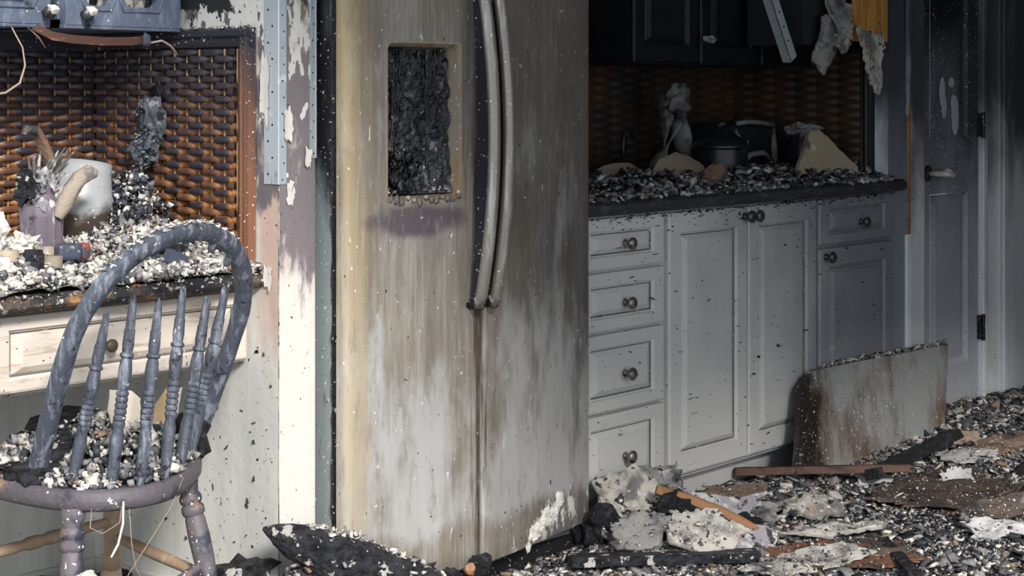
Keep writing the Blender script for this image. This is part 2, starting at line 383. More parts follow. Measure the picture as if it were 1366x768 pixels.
M['chair_wood'] = mk('smoked_beech_chair_wood', (0.42, 0.29, 0.19), [dict(c=(0.10, 0.08, 0.08), s=14, lo=0.66, hi=0.82), dict(c=(0.55, 0.47, 0.36), s=(30, 30, 6), lo=0.5, hi=0.7)], 0.5)
M['chair_leg'] = mk('half_charred_chair_leg', (0.135, 0.12, 0.13), [dict(c=(0.30, 0.17, 0.12), s=18, lo=0.56, hi=0.68), dict(c=(0.05, 0.055, 0.075), s=20, lo=0.5, hi=0.6, seed=6), SPW], 0.5, bump=(70, 0.3))
M['ash_w'] = mk('white_ash', (0.70, 0.67, 0.61), [dict(c=(0.50, 0.47, 0.43), s=40, lo=0.45, hi=0.65)], 0.95, bump=(120, 0.6))
M['ash_g'] = mk('grey_ash', (0.30, 0.295, 0.29), [dict(c=(0.14, 0.14, 0.15), s=40, lo=0.45, hi=0.65)], 0.95, bump=(120, 0.6))
M['ash_dk'] = mk('dark_ash', (0.12, 0.12, 0.13), [dict(c=(0.03, 0.03, 0.035), s=40, lo=0.45, hi=0.65)], 0.9, bump=(120, 0.6))
M['char_bit'] = mk('charcoal_bits', (0.025, 0.026, 0.032), [dict(c=(0.07, 0.075, 0.095), s=40, lo=0.5, hi=0.65)], 0.5, bump=(90, 0.6))
M['tan_bit'] = mk('tan_plaster', (0.25, 0.18, 0.13), [dict(c=(0.10, 0.07, 0.05), s=20, lo=0.52, hi=0.68)], 0.9)
M['ashbed'] = mk('wet_ash_bed', (0.06, 0.06, 0.07), [dict(c=(0.24, 0.235, 0.235), s=14, lo=0.5, hi=0.62), dict(c=(0.012, 0.012, 0.016), s=4, lo=0.45, hi=0.6, seed=5), dict(c=(0.16, 0.075, 0.04), s=3, lo=0.64, hi=0.72, seed=9)], 0.5, bump=(70, 1.0, 0.02))
M['ashbed_light'] = mk('pale_ash_bed', (0.40, 0.385, 0.36), [dict(c=(0.10, 0.10, 0.11), s=28, lo=0.48, hi=0.58), dict(c=(0.7, 0.68, 0.63), s=20, lo=0.55, hi=0.62, seed=5)], 0.9, bump=(70, 1.0, 0.02))
M['plaster'] = mk('smoked_plaster', (0.50, 0.47, 0.42), [dict(c=(0.17, 0.155, 0.15), s=12, lo=0.42, hi=0.60, d=8), dict(c=(0.28, 0.20, 0.14), s=7, lo=0.55, hi=0.68, seed=3), dict(c=(0.03, 0.03, 0.035), s=26, lo=0.58, hi=0.62, seed=5), dict(c=(0.6, 0.57, 0.52), s=50, lo=0.60, hi=0.66, seed=8)], 0.9, bump=(50, 0.6))
M['plaster_dim'] = mk('sooty_plaster', (0.30, 0.29, 0.275), [dict(c=(0.08, 0.08, 0.085), s=9, lo=0.42, hi=0.66)], 0.9, bump=(50, 0.6))
M['paperboard'] = mk('brown_gypsum_paper', (0.20, 0.14, 0.10), [dict(c=(0.06, 0.05, 0.045), s=8, lo=0.45, hi=0.7), dict(c=(0.34, 0.32, 0.30), s=(12, 12, 12), lo=0.58, hi=0.68, seed=6), SPW], 0.7, bump=(40, 0.3))
M['slab_brown'] = mk('brown_burnt_board', (0.085, 0.06, 0.048), [dict(c=(0.03, 0.025, 0.025), s=6, lo=0.45, hi=0.65), dict(c=(0.24, 0.23, 0.23), s=(14, 14, 14), lo=0.60, hi=0.7, seed=4), SPW], 0.55, bump=(40, 0.4))
M['rust'] = mk('rust_stained_sheet', (0.20, 0.085, 0.045), [dict(c=(0.05, 0.04, 0.04), s=10, lo=0.45, hi=0.62), dict(c=(0.45, 0.41, 0.38), s=16, lo=0.62, hi=0.68, seed=7)], 0.8, bump=(60, 0.5))
M['orange_wood'] = mk('scorched_orange_wood', (0.32, 0.165, 0.08), [dict(c=(0.18, 0.09, 0.045), s=(10, 60, 60), lo=0.5, hi=0.66), dict(c=(0.03, 0.025, 0.02), s=16, lo=0.64, hi=0.7)], 0.6)
M['stud'] = mk('scorched_yellow_pine', (0.55, 0.27, 0.065), [dict(c=(0.36, 0.16, 0.035), s=(60, 60, 5), lo=0.42, hi=0.62), dict(c=(0.04, 0.03, 0.02), s=(30, 30, 12), lo=0.66, hi=0.72)], 0.6)
M['brown_stick'] = mk('reddish_brown_batten', (0.105, 0.048, 0.03), [dict(c=(0.018, 0.015, 0.015), s=(7, 7, 30), lo=0.42, hi=0.60)], 0.6, bump=(60, 0.3))
M['lean'] = mk('smoke_stained_panel', (0.34, 0.345, 0.34), [dict(c=(0.15, 0.10, 0.065), s=(3.5, 3.5, 1.6), lo=0.44, hi=0.60), dict(c=(0.022, 0.016, 0.014), s=(5, 5, 3), lo=0.74, hi=0.98, gs=[(0, 5.15, 4.80, 0.50)], d=8), dict(c=(0.45, 0.46, 0.46), s=(8, 8, 2), lo=0.58, hi=0.7, seed=6, k=0.6), SPW, SPK], 0.5)
M['door'] = mk('sooted_white_door_paint', (0.46, 0.48, 0.52), [dict(c=(0.05, 0.055, 0.07), s=(3, 3, 1.5), lo=0.70, hi=1.3, gs=[(2, 0.35, 1.15, 0.75)]), dict(c=(0.012, 0.012, 0.016), s=(3, 3, 2), lo=1.0, hi=1.4, gs=[(2, 1.0, 1.5, 0.85)], seed=5), SPW, SPK], 0.55)
M['trim'] = mk('sooted_white_trim', (0.76, 0.78, 0.80), [dict(c=(0.07, 0.075, 0.09), s=(5, 5, 2), lo=0.78, hi=1.3, gs=[(2, 0.4, 1.25, 0.8)]), dict(c=(0.6, 0.48, 0.34), s=30, lo=0.70, hi=0.74), SPK], 0.6)
M['wall_right'] = mk('sooted_grey_wall', (0.24, 0.26, 0.30), [dict(c=(0.05, 0.055, 0.07), s=(3, 3, 1.2), lo=0.70, hi=1.3, gs=[(2, 0.45, 1.3, 0.8)]), SPK, dict(c=(0.35, 0.36, 0.4), s=40, lo=0.7, hi=0.73)], 0.7)
M['wall_tan'] = mk('tan_smoked_wall', (0.55, 0.46, 0.38), [dict(c=(0.05, 0.05, 0.06), s=(3, 3, 1.5), lo=0.78, hi=1.25, gs=[(2, 0.5, 1.25, 0.8)]), SPK], 0.8)
M['upper_cab'] = mk('charred_blue_grey_cabinet', (0.11, 0.135, 0.19), [dict(c=(0.20, 0.235, 0.31), s=(30, 30, 8), lo=0.5, hi=0.7), dict(c=(0.02, 0.02, 0.028), s=14, lo=0.56, hi=0.68, seed=5), dict(c=(0.75, 0.75, 0.75), s=90, lo=0.68, hi=0.71, d=2)], 0.5, bump=(60, 0.4))
M['black_cab'] = mk('blackened_cabinet', (0.008, 0.009, 0.013), [dict(c=(0.016, 0.014, 0.014), s=5, lo=0.5, hi=0.7), dict(c=(0.4, 0.4, 0.4), s=70, lo=0.73, hi=0.75)], 0.5)
M['knob'] = mk('tarnished_nickel', (0.30, 0.28, 0.26), [dict(c=(0.10, 0.085, 0.07), s=60, lo=0.48, hi=0.62)], 0.35, 0.8)
M['knob_dark'] = mk('blackened_nickel', (0.10, 0.095, 0.10), [dict(c=(0.03, 0.03, 0.03), s=60, lo=0.48, hi=0.62)], 0.4, 0.6)
M['dark_metal'] = mk('blackened_hinge', (0.03, 0.03, 0.032), [SPW], 0.5, 0.6)
M['red'] = mk('scorched_red_tin', (0.36, 0.05, 0.04), [dict(c=(0.05, 0.05, 0.06), s=24, lo=0.48, hi=0.6), SPW], 0.5)
M['blue_grey'] = mk('burnt_blue_grey_tin', (0.06, 0.07, 0.10), [dict(c=(0.3, 0.3, 0.32), s=50, lo=0.62, hi=0.68)], 0.45)
M['jar'] = mk('sooted_ribbed_glass', (0.17, 0.14, 0.17), [dict(c=(0.55, 0.53, 0.55), s=(40, 40, 14), lo=0.56, hi=0.64), dict(c=(0.04, 0.035, 0.04), s=24, lo=0.55, hi=0.65, seed=5)], 0.25, spec=0.6)
M['tanpot'] = mk('smoked_tan_pottery', (0.34, 0.28, 0.22), [dict(c=(0.08, 0.08, 0.10), s=16, lo=0.5, hi=0.62)], 0.5)
M['vase'] = mk('cloudy_scorched_vase', (0.36, 0.37, 0.38), [dict(c=(0.34, 0.26, 0.18), s=14, lo=0.56, hi=0.68), dict(c=(0.06, 0.045, 0.035), s=8, lo=0.86, hi=1.05, gs=[(2, 1.02, 0.93, 0.55)]), dict(c=(0.8, 0.8, 0.8), s=95, lo=0.64, hi=0.68)], 0.35)
M['bark'] = mk('scorched_curled_bark', (0.21, 0.125, 0.08), [dict(c=(0.045, 0.045, 0.05), s=22, lo=0.47, hi=0.6), dict(c=(0.46, 0.42, 0.38), s=40, lo=0.64, hi=0.7)], 0.8, bump=(60, 0.6))
M['roll'] = mk('pale_grey_bark_roll', (0.36, 0.30, 0.24), [dict(c=(0.18, 0.17, 0.17), s=26, lo=0.5, hi=0.65)], 0.85, bump=(70, 0.5))
M['cream'] = mk('cream_paper_scrap', (0.72, 0.64, 0.53), [dict(c=(0.4, 0.28, 0.18), s=16, lo=0.58, hi=0.7)], 0.85)
M['tan_paper'] = mk('tan_paper_scrap', (0.45, 0.32, 0.18), [dict(c=(0.2, 0.13, 0.08), s=26, lo=0.55, hi=0.68)], 0.85)
M['wire'] = mk('pale_wire', (0.36, 0.27, 0.22), [], 0.6)
M['green'] = mk('green_melted_glass', (0.02, 0.30, 0.16), [dict(c=(0.03, 0.05, 0.04), s=40, lo=0.5, hi=0.62)], 0.3)
M['drape'] = mk('grey_melted_film', (0.19, 0.185, 0.175), [dict(c=(0.05, 0.05, 0.055), s=16, lo=0.48, hi=0.62)], 0.6, bump=(50, 0.5))
M['pot'] = mk('blackened_pot', (0.014, 0.015, 0.018), [dict(c=(0.06, 0.065, 0.07), s=20, lo=0.6, hi=0.7)], 0.35)
ASH = [M['ash_w'], M['ash_g'], M['ash_dk'], M['char_bit'], M['tan_bit']]
M['trim_lt'] = mk('pale_bare_paint', (0.50, 0.52, 0.56), [SPK], 0.7)
M['stake'] = mk('pale_rattan_stake', (0.44, 0.30, 0.17), [dict(c=(0.06, 0.04, 0.03), s=(8, 8, 14), lo=0.5, hi=0.6)], 0.6)
M['hang'] = mk('blue_grey_melted_plastic', (0.08, 0.095, 0.115), [dict(c=(0.24, 0.26, 0.28), s=34, lo=0.52, hi=0.62), dict(c=(0.02, 0.02, 0.025), s=26, lo=0.52, hi=0.62, seed=5)], 0.55, bump=(70, 0.8))
M['rusty_knob'] = mk('rusty_knob_metal', (0.12, 0.085, 0.06), [dict(c=(0.4, 0.36, 0.32), s=70, lo=0.6, hi=0.66)], 0.5, 0.4)
M['peel'] = mk('peeled_brown_edging', (0.075, 0.035, 0.025), [dict(c=(0.34, 0.14, 0.08), s=(14, 14, 40), lo=0.56, hi=0.66)], 0.6)
M['soot_dk'] = mk('black_soot', (0.016, 0.017, 0.022), [], 0.9)
M['bezel_dk'] = mk('burnt_varnish_lip', (0.15, 0.13, 0.11), [dict(c=(0.4, 0.34, 0.25), s=50, lo=0.5, hi=0.6)], 0.5)
M['wedge'] = mk('tan_gypsum', (0.42, 0.34, 0.24), [dict(c=(0.12, 0.10, 0.08), s=12, lo=0.58, hi=0.7), dict(c=(0.6, 0.6, 0.58), s=18, lo=0.66, hi=0.7, seed=4)], 0.9, bump=(60, 0.5))
M['tanboard'] = mk('pale_tan_board', (0.36, 0.28, 0.21), [dict(c=(0.12, 0.10, 0.09), s=12, lo=0.55, hi=0.7)], 0.9)
M['ash_c'] = mk('counter_ash', (0.50, 0.49, 0.47), [dict(c=(0.25, 0.25, 0.25), s=40, lo=0.45, hi=0.65)], 0.95)
M['ash_v'] = mk('lilac_grey_ash', (0.31, 0.29, 0.31), [dict(c=(0.55, 0.53, 0.51), s=30, lo=0.52, hi=0.6), dict(c=(0.05, 0.05, 0.055), s=26, lo=0.56, hi=0.64, seed=5)], 0.9, bump=(80, 0.7))
M['bark_dk'] = mk('blackened_bark', (0.06, 0.05, 0.045), [dict(c=(0.3, 0.22, 0.16), s=26, lo=0.56, hi=0.66)], 0.8, bump=(60, 0.6))
M['redtan'] = mk('red_and_tan_scorched_tin', (0.42, 0.35, 0.26), [dict(c=(0.35, 0.07, 0.05), s=9, lo=0.9, hi=0.98, gs=[(2, 0.86, 0.92, 0.5)]), dict(c=(0.06, 0.06, 0.06), s=26, lo=0.58, hi=0.68)], 0.6)
M['plaster_dk'] = mk('smoked_grey_plaster', (0.27, 0.255, 0.245), [dict(c=(0.05, 0.05, 0.055), s=9, lo=0.45, hi=0.62), dict(c=(0.5, 0.47, 0.43), s=20, lo=0.58, hi=0.66, seed=5)], 0.9, bump=(50, 0.7))
M['plaster_lt'] = mk('pale_lilac_plaster', (0.56, 0.54, 0.54), [dict(c=(0.25, 0.24, 0.25), s=12, lo=0.55, hi=0.7)], 0.85, bump=(50, 0.4))
M['stems'] = mk('burnt_grey_stems', (0.10, 0.09, 0.085), [dict(c=(0.4, 0.38, 0.36), s=40, lo=0.55, hi=0.63)], 0.8)
M['web'] = mk('dark_blue_soot_on_steel', (0.018, 0.019, 0.030), [SPW], 0.5)
M['flake'] = mk('pale_paint_flake', (0.70, 0.66, 0.61), [dict(c=(0.4, 0.32, 0.27), s=40, lo=0.58, hi=0.68)], 0.8)
# ------------------------------------------------------------------ structure
def box_struct(name, a, b, m, label, cat, bevel=0, parent=None):
    return MB().box(a, b).build(name, m, parent, bevel=bevel, label=label, kind='structure' if parent is None else None, cat=cat)

box_struct('floor', (-2.5, -3.0, -0.12), (9, 3.7, 0), M['floor'], 'burnt dark floor under the ash and rubble', 'floor')
box_struct('ceiling', (1.75, -0.7, 2.42), (9, 3.7, 2.52), M['ceiling'], 'unseen sooty ceiling over the kitchen, edge shaped to shade the right', 'ceiling')  # out of view; extended leftwards to keep sun off the right side
box_struct('wall_back', (-0.8, 3.55, 0), (5.52, 3.67, 2.42), M['nook_wall'], 'grey back wall behind the desk, fridge and counter', 'wall')
box_struct('wall_front_blocker', (4.9, -0.3, 0), (9, -0.18, 2.42), M['soot_wall'], 'unseen sooty wall added opposite the white cabinets to block light', 'wall')  # out of view; put in to darken the right side of the room
box_struct('wall_end', (9, -3.0, 0), (9.1, 3.67, 2.42), M['soot_wall'], 'sooty wall at the far right end of the room', 'wall')
# the stub wall between desk nook and fridge: two skins so that the peeling side differs from the blistered end
w = MB()
x0, x1, y0, y1, zt = 2.694, 2.803, 2.904, 3.55, 2.42
w.add([(x0, y0, 0), (x1, y0, 0), (x1, y1, 0), (x0, y1, 0), (x0, y0, zt), (x1, y0, zt), (x1, y1, zt), (x0, y1, zt)],
      [(0, 1, 5, 4), (1, 2, 6, 5), (4, 5, 6, 7)], 0)
w.add([(x0, y0, 0), (x0, y1, 0), (x0, y0, zt), (x0, y1, zt)], [(1, 0, 2, 3)], 1)
w.build('wall_centre', [M['stub'], M['stub_side']], label='white stub wall with blistered paint between desk and refrigerator', kind='structure', cat='wall')

def corner_bead(name, x, y, z0, z1, sx, label, wx=0.017, wy=0.035):
    """L-shaped metal strip proud of the corner (x, y); sx = +1: flange runs to +x"""
    b = MB()
    t = 0.0025
    b.box((min(x, x + sx * wx), y - t, z0), (max(x, x + sx * wx), y, z1))
    xs = x - sx * t
    b.box((min(x, xs), y - t, z0), (max(x, xs), y + wy, z1))
    b.tube([(x - sx * 0.0005, y - 0.0008, z0), (x - sx * 0.0005, y - 0.0008, z1)], 0.003, 6)
    o = b.build(name, M['bead'], label=label, kind='structure', cat='trim')
    h = MB(); r = random.Random(4)
    z = max(z0, 0.6) + 0.01
    k = 0
    while z < min(z1, 1.6):
        px = x + sx * wx * (0.62 if k % 2 else 0.4)
        h.lathe([(0.0022, 0), (0.0022, 1)], (px, y - t - 0.0006, z), (px, y - t + 0.001, z), 6)
        py = y + wy * (0.4 if k % 2 else 0.7)
        h.lathe([(0.0028, 0), (0.0028, 1)], (xs - sx * 0.0006, py, z + 0.012), (xs + sx * 0.001, py, z + 0.012), 6)
        z += 0.036; k += 1
    h.build('nail_hole', M['dark_metal'], o, kind='stuff')
    return o
corner_bead('trim_1', x0, y0, 1.005, 2.4, 1, 'bare metal corner bead on left edge of the stub wall', 0.020, 0.045)
corner_bead('trim_2', x1, y0, 1.06, 2.4, -1, 'bare metal corner bead on right edge of the stub wall', 0.016, 0.02)
# lower corner: thin cracked paint edge
MB().tube([(x0 + 0.001, y0 + 0.001, 0), (x0 + 0.001, y0 + 0.001, 1.0)], 0.0016, 5).build('trim_3', M['plaster'], label='cracked paint edge low on the left stub wall corner', kind='structure', cat='trim')
# hanging flakes of paint on the stub wall
def flake(outl, o, u, v, m, label, seed, curl=None, name='paint_flake', group=None):
    return MB().slab(outl, o, u, v, 0.0012, 4, curl, 0.0015, 40, seed, 0.45).build(name, m, smooth=True, label=label, cat='paint flake', group=group)
fk = [((2.716, 2.9015, 1.135), [(-.012, -.03), (.008, -.036), (.014, .0), (.006, .035), (-.012, .03)], 'curled pale paint flake hanging beside left metal corner bead', 41),
      ((2.775, 2.9015, 1.06), [(-.008, -.02), (.008, -.022), (.010, .02), (-.006, .025)], 'pale paint flake by the right corner bead of the stub wall', 42),
      ((2.728, 2.9018, .985), [(-.013, -.024), (.004, -.026), (.013, .0), (.008, .026), (-.009, .022)], 'white bare oval where stub wall paint has burst, below left bead', 43)]
for o_, ol, lb, sd in fk:
    flake(ol, o_, (1, 0, 0), (0, 0, 1), M['flake'], lb, sd, lambda a, b_: .004 + 10 * a * a if sd != 43 else .0)
fk = [((2.692, 2.945, 1.22), [(-.014, -.06), (.010, -.09), (.016, .05), (-.010, .07)], 'long pale paint strip peeling off the side wall by moulding', 44),
      ((2.692, 2.935, .80), [(-.010, -.02), (.010, -.03), (.012, .02), (-.010, .025)], 'pale paint chip on side wall just under the desk end', 45)]
for o_, ol, lb, sd in fk:
    flake(ol, o_, (0, -1, 0), (0, 0, 1), M['flake'], lb, sd, lambda a, b_: .003 + 6 * a * a)
# baseboards
box_struct('baseboard_back', (-0.8, 3.532, 0), (2.694, 3.55, 0.088), M['nook_wall'], 'grey baseboard along the back wall under the desk', 'baseboard', 0.004)
box_struct('baseboard_side', (2.680, 2.905, 0), (2.694, 3.532, 0.088), M['stub_side'], 'grey baseboard on the stub wall beside the chair', 'baseboard', 0.004)
# right stub wall, end of the counter
box_struct('wall_right', (5.505, 2.918, 0), (5.641, 3.55, 2.42), M['wall_right'], 'sooty grey stub wall at right end of the counter', 'wall')
box_struct('wall_far', (6.44, 3.05, 0), (9, 3.17, 2.42), M['wall_tan'], 'tan smoked wall right of the narrow door', 'wall')
box_struct('wall_lintel', (5.60, 3.05, 2.05), (6.46, 3.17, 2.42), M['wall_tan'], 'smoked wall above the narrow door', 'wall')
box_struct('trim_4', (5.79, 2.985, 0), (5.90, 3.06, 2.05), M['trim'], 'white door casing left of the narrow door', 'trim', 0.006)
box_struct('trim_5', (6.395, 2.99, 0), (6.432, 3.06, 2.05), M['trim'], 'white door casing on hinge side of the narrow door', 'trim', 0.006)
b = MB().box((6.545, 2.995, 0), (6.685, 3.05, 2.05)).box((6.565, 2.985, 0), (6.60, 2.996, 2.05))
b.build('trim_6', M['trim'], bevel=0.006, label='wide white casing at right of the narrow door', kind='structure', cat='trim')
b = MB().box((6.685, 3.01, 0), (6.86, 3.05, 2.05))
b.build('trim_7', M['trim'], bevel=0.006, label='pale outer casing board at the right edge', kind='structure', cat='trim')
box_struct('baseboard_far', (6.432, 3.03, 0), (6.545, 3.05, 0.12), M['trim'], 'short white baseboard between two door casings', 'baseboard', 0.004)
# burnt-through casing edge: bare wood strip with white edge on the right stub corner
b = MB().box((5.618, 2.908, 0), (5.648, 2.925, 0.72))
b.build('trim_8', M['trim'], bevel=0.003, label='white edge strip low on the right stub wall corner', kind='structure', cat='trim')
b = MB().box((5.632, 2.911, 0.72), (5.650, 2.927, 1.16))
b.build('trim_9', M['orange_wood'], bevel=0.002, label='bare orange wood edge on the right stub wall corner', kind='structure', cat='trim')
b = MB().tube([(5.622, 2.912, 1.13), (5.625, 2.910, 1.3), (5.618, 2.909, 1.45), (5.622, 2.911, 1.8)], [0.006, 0.012, 0.010, 0.012], 6)
b.build('trim_10', M['trim'], smooth=True, label='ragged white edge strip high on the right stub wall corner', kind='structure', cat='trim')

# ---- narrow panelled door
def ring_panel(mb, X0, X1, Z0, Z1, y, prof, mi=0, cap=True, mis=None, dip=None):
    """nested rectangles (inset, depth) facing -y; returns nothing"""
    rs = []
    for ins, d in prof:
        rs.append([(X0 + ins, y + d, Z0 + ins), (X1 - ins, y + d, Z0 + ins), (X1 - ins, y + d, Z1 - ins), (X0 + ins, y + d, Z1 - ins)])
    if mis is None:
        mb.rings(rs, mi, cap0=False, cap1=cap)
    else:
        for i in range(len(rs) - 1):
            mb.rings(rs[i:i + 2], mis[i], cap0=False, cap1=cap and i == len(rs) - 2)
d1 = thing('door_1', 'narrow sooty white panelled door with lever handle', 'door', (6.15, 3.05, 0), kind='structure')
b = MB()
Xa, Xb = 5.90, 6.393; pa, pb = 5.992, 6.30
y = 3.012
b.box((Xa, y, 0.01), (pa, y + 0.035, 2.03)).box((pb, y, 0.01), (Xb, y + 0.035, 2.03))
for za, zb in ((0.01, 0.20), (0.835, 1.035), (1.90, 2.03)): b.box((pa, y, za), (pb, y + 0.035, zb))
b.build('door_leaf', M['door'], d1, bevel=0.002)
for za, zb in ((0.20, 0.835), (1.035, 1.90)):
    b = MB(); ring_panel(b, pa, pb, za, zb, y, [(0, 0), (0.012, 0.010), (0.022, 0.013), (0.055, 0.004), (0.058, 0.004)])
    b.build('door_panel', M['door'], d1)
for zc in (1.085, 0.318):
    b = MB().box((6.378, 2.994, zc - 0.045), (6.398, 3.012, zc + 0.045)).lathe([(0.007, 0), (0.007, 1)], (6.394, 2.992, zc - 0.05), (6.394, 2.992, zc + 0.05), 8)
    b.build('hinge', M['dark_metal'], d1, label='black door hinge')
b = MB().lathe([(0.026, 0), (0.030, 0.5), (0.02, 1)], (5.965, 3.012, 0.915), (5.965, 2.998, 0.915), 14)
b.build('door_rose', M['knob_dark'], d1, smooth='auto')
b = MB().tube([(5.965, 3.0, 0.915), (5.965, 2.955, 0.915), (5.985, 2.945, 0.915), (6.045, 2.947, 0.908), (6.075, 2.955, 0.905)], [0.009, 0.010, 0.012, 0.011, 0.008], 8)
b.build('door_lever', M['ash_w'], d1, smooth=True, label='ash coated lever handle')
b = MB().tube([(5.99, 2.946, 0.925), (6.05, 2.947, 0.92)], [0.009, 0.006], 6); b.build('lever_ash', M['ash_w'], d1, smooth=True, label='white ash lying on the lever')
rr = random.Random(3)
for (xc, zc, a, h) in ((6.085, 1.21, 0.022, 0.055), (6.10, 1.155, 0.018, 0.045), (6.19, 1.125, 0.030, 0.075), (6.175, 1.17, 0.02, 0.03), (6.16, 1.245, 0.024, 0.018)):
    o_ = [(a * math.cos(t), h * math.sin(t)) for t in [k * PI / 5 for k in range(10)]]
    MB().slab(o_, (xc, 3.010, zc), (1, 0, 0), (0, 0, 1), 0.002, 3, None, 0.001, 40, int(xc * 100), 0.1, per=2).build('paint_blister', M['trim_lt'], d1, smooth=True, label='pale bare patch in the soot')

# ------------------------------------------------------------------ woven wall panels
def strip_mesh(name, w, h, over, m):
    """one basket-weave strip: bowed out (over) or tucked in (under), facing -y at the origin"""
    b = MB(); n = 12; prof = []
    for i in range(n + 1):
        t = i / n; s = min(1, max(0, (min(t, 1 - t) - .06) / .24)); s = s * s * (3 - 2 * s)
        prof.append((w * (t - 0.5) * 1.02, -0.0125 * s + 0.001, 0.92 + 0.16 * s))
    if over == 'half':
        prof = [(px - w / 4, py, k) for px, py, k in prof[n // 2:]]
    if over == 'half_end':
        prof = [(px + w / 4, py, k) for px, py, k in prof[:n // 2 + 1]]
    rs = []
    for zz, dy in ((-0.5, 0.0035), (-0.36, -0.0008), (0.36, -0.0008), (0.5, 0.0035)):
        rs.append([(px, py + dy * k, zz * h * k) for px, py, k in prof])
    b.rings(rs, 0, False, False, closed=False)
    b.f = [tuple(reversed(f)) for f in b.f]
    me = bpy.data.meshes.new(name); me.from_pydata(b.v, [], b.f); me.materials.append(m)
    me.polygons.foreach_set('use_smooth', [True] * len(b.f)); me.update()
    return me
PW, PH = 0.0857, 0.0149
ME_OVER = strip_mesh('weave_strip_over', PW, PH, True, M['weave'])
ME_ALT = strip_mesh('weave_strip_alternate', PW, PH, True, M['weave_b'])
ME_HALF = strip_mesh('weave_strip_half', PW, PH, 'half', M['weave_b'])
ME_END = strip_mesh('weave_strip_end', PW, PH, 'half_end', M['weave_b'])
rw = random.Random(11)
def woven(name, origin, along, nx, nz, rotz, label):
    """columns run from origin along the unit vector; strips face the room"""
    t = thing(name, label, 'wall panel', origin)
    al = Vector(along); nrm = Matrix.Rotation(rotz, 3, 'Z') @ Vector((0, 1, 0)); o = Vector(origin)
    L = nx * PW; Hh = nz * PH
    b = MB(); a0, a1 = o + nrm * 0.004, o + al * L + nrm * 0.004
    b.add([a0, a1, a1 + Vector((0, 0, Hh)), a0 + Vector((0, 0, Hh))], [(0, 1, 2, 3)])
    b.build('backing_board', M['weave_back'], t)
    for k in range(nz):
        row = [(ME_OVER, i + 0.5) for i in range(nx)] if k % 2 else [(ME_HALF, 0.25)] + [(ME_ALT, i + 1.0) for i in range(nx - 1)] + [(ME_END, nx - 0.25)]
        for me_, c_ in row:
            s = bpy.data.objects.new('weave_strip', me_)
            C.objects.link(s); s.parent = t
            s.location = al * (c_ * PW) + Vector((0, 0, (k + 0.5) * PH + rw.uniform(-0.0006, 0.0006)))
            s.rotation_euler = (rw.uniform(-0.06, 0.06), rw.uniform(-0.02, 0.02), rotz)
            s.scale = (1, rw.uniform(0.8, 1.2), rw.uniform(0.94, 1.04))
    for i in range(nx * 2 + 1):
        p = o + al * (i * PW / 2) + nrm * (0.0 if i % 2 else -0.0)
        MB().box(p - Vector((0.0016, 0.0016, 0)), p + Vector((0.0016, 0.0016, Hh))).build('stake', M['stake'], t)
    return t
ZD = 0.811
woven('wall_weave', (2.694 - 5 * PW, 3.535, ZD), (1, 0, 0), 5, 33, 0, 'scorched woven panel on the back wall above the desk')
woven('wall_weave', (2.679, 3.535, ZD), (0, -1, 0), 6, 33, -PI / 2, 'woven panel with charred hole on the side wall by the stub')
# moulding round the side panel
def mould_prof(n=7):
    return [(0, 0), (0.006, 0.010), (0.016, 0.013), (0.024, 0.009), (0.030, 0.014), (0.042, 0.012), (0.048, 0)]
fr = thing('panel_moulding', 'dark scorched wood moulding framing the side woven panel', 'moulding', (2.694, 3.0, ZD))
b = MB(); pts = mould_prof(); yy = 3.022
b.rings([[(2.694 - 0.004 - d * 1.4, yy - a, ZD) for a, d in pts], [(2.694 - 0.004 - d * 1.4, yy - a, 1.342) for a, d in pts]])
b.build('upright_moulding', M['mould'], fr, smooth='auto')
b = MB()
b.rings([[(2.694 - 0.004 - d * 1.4, 3.526, 1.302 + a) for a, d in pts], [(2.694 - 0.004 - d * 1.4, 2.974, 1.302 + a) for a, d in pts]])
b.build('top_moulding', M['mould'], fr, smooth='auto')
MB().box((0.9, 3.528, 1.300), (2.69, 3.5495, 1.35)).build('panel_moulding', M['mould'], bevel=0.004, label='black wood moulding along the top of back woven panel', cat='moulding')
r0 = np.random.default_rng(5)
pos = [(2.690 - r0.uniform(0, 0.015), r0.uniform(2.98, 3.25), 1.352) for _ in range(90)]
chips('moulding_ash', pos, r0.uniform(0.003, 0.009, 90), ASH, (5, 2, 1, 1, 1), 5, parent=fr)
# melted outlet in the side panel
mo = thing('melted_outlet', 'melted outlet hole with charred plastic hanging from the side woven panel', 'outlet', (2.674, 3.29, 1.2))
MB().lump((2.668, 3.275, 1.205), (0.006, 0.036, 0.026), 0.3, 2.5, 3).build('burnt_hole', M['melt'], mo, smooth=True)
b = MB(); rr = random.Random(8)
cl = [(3.315, 1.165, .024), (3.27, 1.16, .03), (3.30, 1.135, .03), (3.262, 1.13, .024), (3.325, 1.115, .022), (3.29, 1.10, .03), (3.33, 1.07, .022), (3.30, 1.065, .024), (3.325, 1.04, .018), (3.335, 1.015, .016), (3.318, 1.09, .022), (3.27, 1.115, .02)]
for i, (yc, zc, r_) in enumerate(cl): b.lump((2.660 - rr.uniform(0, .012), yc, zc), (r_ * .6, r_, r_ * 1.2), 0.55, 2.6, i + 20)
b.build('hanging_plastic', M['hang'], mo, smooth=False)
pos = [(2.643 - r0.uniform(0, .008), r0.uniform(3.25, 3.34), r0.uniform(1.03, 1.19)) for _ in range(120)]
chips('plastic_ash', pos, r0.uniform(0.003, 0.011, 120), [M['ash_g'], M['ash_dk'], M['blue_grey']], (2, 2, 2), 6, parent=mo)

